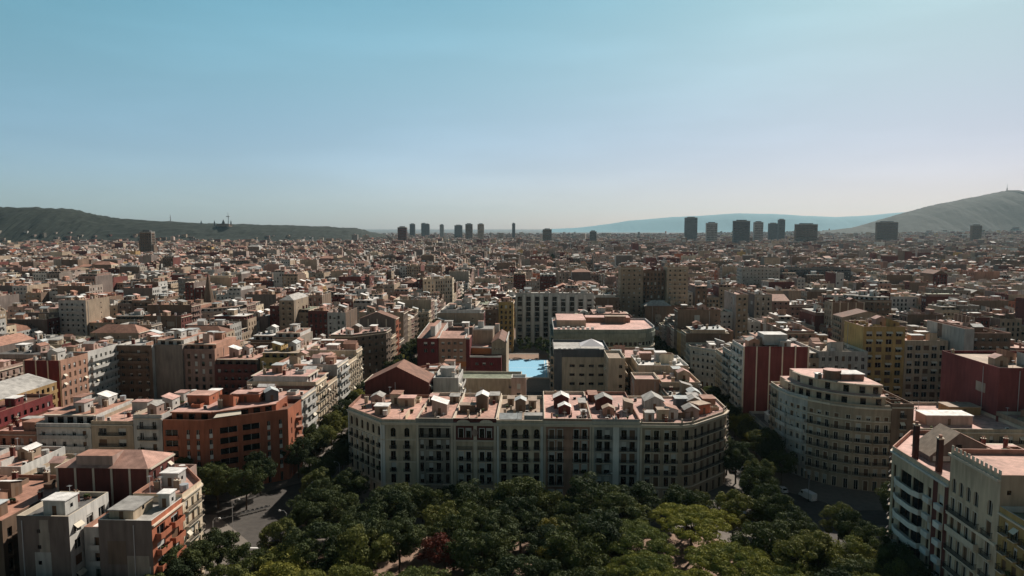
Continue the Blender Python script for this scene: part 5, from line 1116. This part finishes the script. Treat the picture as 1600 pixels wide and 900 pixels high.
PINES = [(37, 159, 1.1, 'largest flat-topped pine, nearest the rounded brown corner house'), (20.5, 149, 1.12, 'broad umbrella pine in the middle right of the park'), (41, 139, 1.12, 'umbrella pine right of the park centre with a visible leaning trunk'),
         (22, 134.5, .95, 'umbrella pine just below the broad middle one'), (28, 126, 1.0, 'umbrella pine cut by the bottom edge, right of centre'), (49, 133, .85, 'smaller umbrella pine at the right end of the pine group')]
for q, (x, y, s, l) in enumerate(PINES): tree('pine%d' % (q % 3), x, y, s, l, 'umbrella pines in the park', rt, 'pine_tree')
OL = [(-52, 131), (-46, 127.5), (-38, 130.5), (-30, 127), (-22.5, 131), (-57, 124), (-50, 120), (-42, 121), (-34, 120.5), (-26, 121.5), (-54, 138)]
for q, (x, y) in enumerate(OL): tree('olive%d' % (q % 3), x, y, 1.05, '%s from the left of the bright olive green trees along the bottom edge' % (['first', 'second', 'third', 'fourth', 'fifth', 'sixth', 'seventh', 'eighth', 'ninth', 'tenth', 'eleventh'][q]), 'olive green trees at the bottom left of the park', rt)
DK = []
for x in range(-50, 64, 11): DK.append((x + rt.uniform(-2, 2), 171 + rt.uniform(-2, 2)))
for x in range(-45, 30, 11): DK.append((x + rt.uniform(-3, 3), 161 + rt.uniform(-2.5, 2.5)))
for x in (-42, -31, -20, -8, 3, 13): DK.append((x + rt.uniform(-2, 2), 151 + rt.uniform(-2.5, 2.5)))
for x in (-47, -37, -12, 8, 12, 56): DK.append((x + rt.uniform(-2, 2), 142 + rt.uniform(-2, 2)))
for x, y in ((-4, 128), (3, 131), (8, 126), (60, 146), (52, 122), (58, 130), (61, 158), (66, 138), (52, 150), (-10, 122)): DK.append((x, y))
COLS_ = ['far left', 'left', 'mid left', 'centre', 'mid right', 'right', 'far right']
used = {}
for q, (x, y) in enumerate(DK):
    row = 'street edge' if y > 166 else 'second row' if y > 156 else 'third row' if y > 147 else 'nearest rows'
    col = COLS_[max(0, min(6, int((x + 56) / 17)))]; n = used.get((row, col), 0); used[(row, col)] = n + 1
    key = ('mid%d' if q % 4 == 1 else 'dark%d') % (q % 3)
    tree(key, x, y, rt.uniform(.95, 1.38), '%s %s green park tree, %s, %s of the park' % (['left', 'middle', 'right', 'rightmost'][min(n, 3)], 'mid' if 'mid' in key else 'dark', row, col), 'dark trees filling the park', rt)
tree('red', -20.5, 146, 1.25, 'dark red leaved tree in the left half of the park', None, rt); tree('yellow', 4, 155, 1.1, 'thin yellowish tree between the dark trees at the park centre', None, rt); tree('yellow', 3, 144, .9, 'smaller yellow green tree below the thin yellowish one', None, rt)
for x, y, l in ((69, 148, 'upper yellow green tree by the right street corner'), (66, 131, 'yellow green tree in front of the white-balconied corner building'), (74.5, 138, 'yellow green tree touching the white-balconied corner building'), (62, 122, 'lowest yellow green tree at the bottom right')): tree('olive%d' % (int(x) % 3), x, y, .9, l, 'yellow green trees at the right park corner', rt)
for x, y, l in ((-75.5, 134, 'dark street tree lowest beside the sunlit cream corner house'), (-74.5, 141, 'dark street tree in front of the sunlit cream corner house'), (-73, 147.5, 'dark street tree at the near left crossing corner')): tree('dark1', x, y, .85, l, 'dark trees at the near left corner', rt)
for n_, (x, y) in enumerate(((-60, 152), (-57, 161), (-58, 169), (-58, 177), (-52, 183), (-64.5, 196), (-62, 186), (-83, 196), (62, 190), (66, 199), (62, 168), (60, 176))): tree(('dark%d' if n_ % 3 else 'mid%d') % (n_ % 3), x, y, .95, '%s of the dark kerb trees around the %s crossing, counted from the camera' % (ORD[n_ % 7] if n_ < 7 else ORD[(n_ + 1) % 7], 'left' if x < 0 else 'right') if False else 'dark kerb tree at the %s crossing' % ('left' if x < 0 else 'right'), 'dark kerb trees round the %s crossing' % ('left' if x < 0 else 'right'), rt)
# street trees: rows along both avenues and the cross streets
AV = []
for X, nm in ((-76.3, 'left avenue, left kerb'), (-61.9, 'left avenue, right kerb'), (61.9, 'right avenue, left kerb'), (76.3, 'right avenue, right kerb')):
    y, n = 128.0, 0
    while y < 620:
        if all(not (S0 + PIT * k - 26 < y < S0 + PIT * k + 8) for k in range(4)) : (None if X < 0 and 139 < y < 176 else AV.append((X, y, nm, n))); n += 1
        y += 8.2
for X0, X1, Y, nm in ((-112, -88, 192.8, 'cross street at the orange block'), (-108, -82, 186, 'crossing before the orange block'), (-108, -92, 179.5, 'cross street behind the front left block'), (-40, 46, 180, 'park side of the cross street'), (96, 150, 181, 'cross street by the right block')):
    x, n = X0, 0
    while x <= X1: AV.append((x, Y, nm, n)); x += 8.4; n += 1
for X, Y, nm, n in AV:
    if not visible(X, Y, 20): continue
    key = ('dark%d' if (n % 5 or Y > 330) else 'mid%d') % (n % 3)
    if Y > 225 and n % 2: key = 'olive%d' % (n % 3)
    place = ['near the park', 'beside the central block', 'one block back', 'two blocks back', 'three blocks back'][max(0, min(4, int((Y - S0 + 14) // PIT) + 1))] if 'avenue' in nm else 'seen from the park'
    tree(key, X + rt.uniform(-.5, .5), Y + rt.uniform(-1, 1), rt.uniform(.82, 1.02) * (.85 if key[0] == 'o' else .72 if Y == 180 else 1), 'street tree in the row, %s, %s' % (nm, place), 'street trees, %s, %s' % (nm, place), rt, 'plane_tree', .13)
# trees in courtyards and far streets, past counting
fm, _ = crown_mesh('clump', 'round', 4, 4, 14, 16, 1.1, 'leaf_dark', 60)
vv = np.empty(len(fm.vertices) * 3); fm.vertices.foreach_get('co', vv); vv = vv.reshape(-1, 3); VV = []
for k in range(1, 15):
    for i in range(-11, 11):
        X, Y = PIT * i + (0 if k < 5 else 48 if k < 8 else -35 if k < 12 else 20), S0 + PIT * k
        if not visible(X, Y + 60, 30): continue
        pts = [(X + HB + 3 + (12 if q % 2 else 0), Y + 8 + q * 4.2) for q in range(27)] if not (i in (-1, 0) and k < 3) else []
        pts += [(X + rt.uniform(-25, 25), Y + HB + rt.uniform(-25, 25)) for _ in range(4)] if not (i == 0 and k == 1) else [(11, 366), (10.5, 374), (11, 384), (10, 393), (11, 402), (3, 419), (-8, 420)]
        for x, y in pts:
            a = rt.uniform(0, 6.28); s = rt.uniform(.8, 1.15); c_, s_ = math.cos(a) * s, math.sin(a) * s
            VV.append(np.stack([vv[:, 0] * c_ - vv[:, 1] * s_ + x, vv[:, 0] * s_ + vv[:, 1] * c_ + y, vv[:, 2] * s + 8.5], 1))
VV = np.concatenate(VV); nf = len(VV) // 4; me = bpy.data.meshes.new('distant_trees'); me.vertices.add(len(VV)); me.vertices.foreach_set('co', VV.ravel()); me.loops.add(nf * 4); me.polygons.add(nf)
me.loops.foreach_set('vertex_index', np.arange(nf * 4, dtype=np.int32)); me.polygons.foreach_set('loop_start', np.arange(0, nf * 4, 4, dtype=np.int32)); me.materials.append(MATS['leaf_dark']); me.update(); me.validate()
o = bpy.data.objects.new('distant_trees', me); C.objects.link(o); tag(o, 'dark tree tops in far courtyards and streets', 'trees', kind='stuff')

# ------------------------------------------------------------------ vehicles, lamps
PAINT = dict(white=(.7, .7, .7), silver=(.42, .43, .44), black=(.02, .02, .022), red=(.3, .02, .02), blue=(.04, .08, .2), yellow=(.6, .42, .02), grey=(.16, .17, .18))
for k, v in PAINT.items(): mat('car_' + k, v, 'plain', .35)
def loft(g, prof, ys, m):
    """prof: list of (y scale, [(x,z)...]) sections across the car's width"""
    n = len(prof[0][1]); k = len(g.v); a = g.mi(m)
    for y, pts in prof: g.v.extend([(x, y, z) for x, z in pts])
    for s in range(len(prof) - 1):
        for i in range(n):
            j = (i + 1) % n; g.f.append((k + s * n + i, k + s * n + j, k + (s + 1) * n + j, k + (s + 1) * n + i)); g.m.append(a)
    g.f.append(tuple(range(k + n - 1, k - 1, -1))); g.m.append(a); e = k + (len(prof) - 1) * n; g.f.append(tuple(range(e, e + n))); g.m.append(a)
CARS = {}
def make_vehicle(col, kind):
    L, W = (4.2, .86) if kind == 'car' else (5.6, 1.0)
    root = bpy.data.objects.new('parked_car' if kind == 'car' else 'delivery_van', None); C.objects.link(root)
    low = [(-L / 2, .3), (L / 2, .3), (L / 2, .62), (L / 2 - .15, .75), (L * .2, .9), (-L / 2 + .1, .92), (-L / 2, .6)] if kind == 'car' else [(-L / 2, .3), (L / 2, .3), (L / 2, .8), (L / 2 - .5, 1.25), (L / 2 - 1.1, 2.25), (-L / 2, 2.35), (-L / 2, .6)]
    g = G(); loft(g, [(-W, [(x * .97, z) for x, z in low]), (-W + .1, low), (W - .1, low), (W, [(x * .97, z) for x, z in low])], None, 'car_' + col)
    if kind == 'car':
        cab = [(-L * .42, .9), (L * .2, .9), (L * .03, 1.4), (-L * .33, 1.42)]; loft(g, [(-W + .12, cab), (-W + .25, [(x * .93, z + .02) for x, z in cab]), (W - .25, [(x * .93, z + .02) for x, z in cab]), (W - .12, cab)], None, 'car_' + col)
    b = g.build('body', root); g = G()
    if kind == 'car':
        for s in (-1, 1): g.face([(-L * .36, s * (W - .11), .95), (L * .13, s * (W - .11), .95), (L * .02, s * (W - .115), 1.32), (-L * .3, s * (W - .115), 1.32)], 'glass')
        g.face([(L * .205, -W + .2, .93), (L * .205, W - .2, .93), (L * .05, W - .25, 1.4), (L * .05, -W + .25, 1.4)], 'glass'); g.face([(-L * .425, -W + .2, .95), (-L * .425, W - .2, .95), (-L * .34, W - .25, 1.38), (-L * .34, -W + .25, 1.38)], 'glass')
    else:
        g.face([(L / 2 - .48, -W + .15, 1.27), (L / 2 - .48, W - .15, 1.27), (L / 2 - 1.0, W - .15, 2.1), (L / 2 - 1.0, -W + .15, 2.1)], 'glass')
        for s in (-1, 1): g.face([(L / 2 - 1.9, s * (W + .01), 1.3), (L / 2 - .7, s * (W + .01), 1.3), (L / 2 - 1.15, s * (W + .01), 2.0), (L / 2 - 1.9, s * (W + .01), 2.0)], 'glass')
    g.build('window', root)
    for x in (-L * .3, L * .31):
        for s in (-1, 1):
            g = G(); g.tube([(0, -.1, 0), (0, .1, 0)], [.32, .32], 'tyre', 12); g.face([(.2 * math.cos(t), s * .105, .2 * math.sin(t)) for t in [math.pi * k / 5 for k in range(10)]], 'metal')
            w = g.build('wheel', None, (0, 0, 0)); w.parent = root; w.location = (x, s * (W - .08), .32)
    for s in (-1, 1):
        g = G(); g.box(L / 2 - .02, L / 2 + .02, s * .6 - .15, s * .6 + .15, .58, .72, 'trimwhite'); g.build('headlight', root)
        g = G(); g.box(-L / 2 - .02, -L / 2 + .02, s * .65 - .12, s * .65 + .12, .62, .8, 'lamp_red'); g.build('tail_light', root)
    return root
cl_ = list(PAINT)
def vehicle(col, kind, x, y, rz, label, group):
    key = (col, kind); cat = 'car' if kind == 'car' else 'van'
    if key not in CARS: r = make_vehicle(col, kind); CARS[key] = r; r.location = (x, y, .008); r.rotation_euler = (0, 0, rz); return tag(r, label, cat, group)
    return copy_tree(CARS[key], (x, y, .008), rz, label, group)
vehicle('white', 'van', 80.5, 200, 1.9, 'white delivery van turning in the dark crossing before the rounded beige building', 'vehicles in the right crossing')
for col, x, y, rz, l in (('white', 75, 205.5, 1.7, 'white car just left of the delivery van'), ('silver', 66, 206, 1.5, 'silver car entering the right avenue'), ('white', 63.5, 198, 1.4, 'white car beside the central block corner trees'), ('black', 71, 192, .5, 'black car in the middle of the right crossing'),
                         ('silver', 58, 186, 0.1, 'silver car at the park edge of the right crossing'), ('white', 66, 174, 1.5, 'white car waiting below the right crossing'), ('white', 69.4, 160, 1.57, 'white car on the lower right street, upper one'), ('grey', 72, 153, 1.57, 'grey car on the lower right street, nearer'), ('blue', -68, 205, 1.57, 'blue car shaded at the left avenue mouth'), ('white', -71, 240, 1.57, 'white car far up the left avenue'), ('red', -66, 182, .3, 'red car in the left crossing')):
    vehicle(col, 'car', x, y, rz, l, 'cars on the streets round the park')
for n_, (col, x, y) in enumerate((('white', 64.6, 122), ('silver', 64.6, 128), ('white', 64.6, 139.5), ('silver', 64.6, 145), ('white', 73.3, 124), ('white', 73.3, 136), ('grey', 73.3, 142), ('white', 73.3, 165), ('silver', 64.6, 166))):
    vehicle(col, 'car', x, y, 1.57, '%s car parked by the %s kerb of the right street beside the park' % (col, 'park' if x < 70 else 'house side'), '%s cars parked beside the park, %s kerb' % (col, 'park' if x < 70 else 'house'))
for sx, nm in ((-1, 'left'), (1, 'right')):
    for o_, kb in ((73.3, 'outer'), (64.6, 'inner')):
        y, n = 222.0, 0
        while y < 560:
            if all(not (S0 + PIT * k - 24 < y < S0 + PIT * k + 8) for k in range(4)) and rt.random() < .62:
                col = rt.choice(['white', 'white', 'silver', 'silver', 'grey', 'black', 'black', 'red', 'blue', 'yellow'])
                vehicle(col, 'car', sx * o_, y, math.pi / 2, '%s car parked along the %s kerb of the %s avenue, %s' % (col, kb, nm, 'beside the central block' if y < 320 else 'further back'), '%s cars parked along the %s kerb, %s avenue' % (col, kb, nm)); n += 1
            y += 5.6
def make_moto():
    root = bpy.data.objects.new('motorbike', None); C.objects.link(root)
    for x in (-.65, .65):
        g = G(); g.tube([(x, -.07, .3), (x, .07, .3)], [.3, .3], 'tyre', 12); g.build('wheel', root)
    g = G(); g.tube([(-.6, 0, .45), (-.1, 0, .5), (.3, 0, .62), (.55, 0, .95)], [.14, .2, .16, .1], 'car_silver', 8); g.build('body', root)
    g = G(); g.tube([(-.75, 0, .78), (-.4, 0, .8), (.05, 0, .76)], [.1, .15, .1], 'tyre', 8); g.build('seat', root)
    g = G(); g.tube([(.5, -.33, 1.02), (.58, 0, 1.0), (.5, .33, 1.02)], [.03, .03, .03], 'iron', 5); g.tube([(.56, 0, 1.0), (.66, 0, .3)], [.035, .035], 'metal', 5); g.build('handlebar', root)
    return root
mo = make_moto()
for n in range(11):
    x, y = -86.5 + n * .95, 178 + n * .85; c = mo if n == 0 else copy_tree(mo)
    c.location = (x, y, .135); c.rotation_euler = (0, 0, .2 + rt.uniform(-.15, .15)); tag(c, 'motorbike in the row parked on the sunlit left pavement', 'motorbike', 'motorbikes parked on the left pavement')
def make_lamp():
    r = bpy.data.objects.new('street_lamp', None); C.objects.link(r)
    g = G(); g.cyl(0, 0, .16, 0, .9, 'iron', 8); g.tube([(0, 0, .9), (0, 0, 8.4), (.5, 0, 9.1), (1.6, 0, 9.3)], [.09, .07, .05, .04], 'metal', 6); g.build('pole', r)
    g = G(); g.cyl(1.7, 0, .32, 9.02, 9.3, 'trimwhite', 10, r2=.2); g.build('lamp_head', r); return r
lm = make_lamp(); LP = [(-79.4, 159, 0, 'street lamp at the sunlit cream corner house'), (-79.6, 170, .5, 'street lamp on the left pavement by the empty crossing'), (-63, 164, 3.1, 'street lamp rising from the park edge trees, left'), (-88, 190, -1, 'street lamp in front of the orange corner block'), (60.5, 200, .3, 'street lamp at the rounded corner of the central block'),
     (79.5, 197, 2, 'street lamp beside the delivery van'), (62, 178, .2, 'street lamp at the park corner by the right crossing'), (80, 168, 3, 'street lamp before the white-balconied building'), (-60, 200, 3, 'street lamp at the cream chamfered corner'), (20, 193.5, 0, 'street lamp in front of the central block middle')]
for n, (x, y, a, l) in enumerate(LP):
    c = lm if n == 0 else copy_tree(lm); c.location = (x, y, .135); c.rotation_euler = (0, 0, a); tag(c, l, 'street lamp', 'street lamps round the park')

# ------------------------------------------------------------------ air
hz = bpy.data.materials.new('haze'); hz.use_nodes = True; nt = hz.node_tree; nt.nodes.clear()
vo = nt.nodes.new('ShaderNodeVolumePrincipled'); mo_ = nt.nodes.new('ShaderNodeOutputMaterial'); nt.links.new(vo.outputs[0], mo_.inputs['Volume'])
vo.inputs['Color'].default_value = (.50, .74, .86, 1); vo.inputs['Density'].default_value = HAZE_D; vo.inputs['Anisotropy'].default_value = .3
MATS['haze'] = hz
g = G(); g.box(-22000, 22000, -300, 21000, -6, 700, 'haze', None, True)
if HAZE_D > 0: tag(g.build('haze'), 'thin pale blue haze over the city', 'haze', kind='stuff')
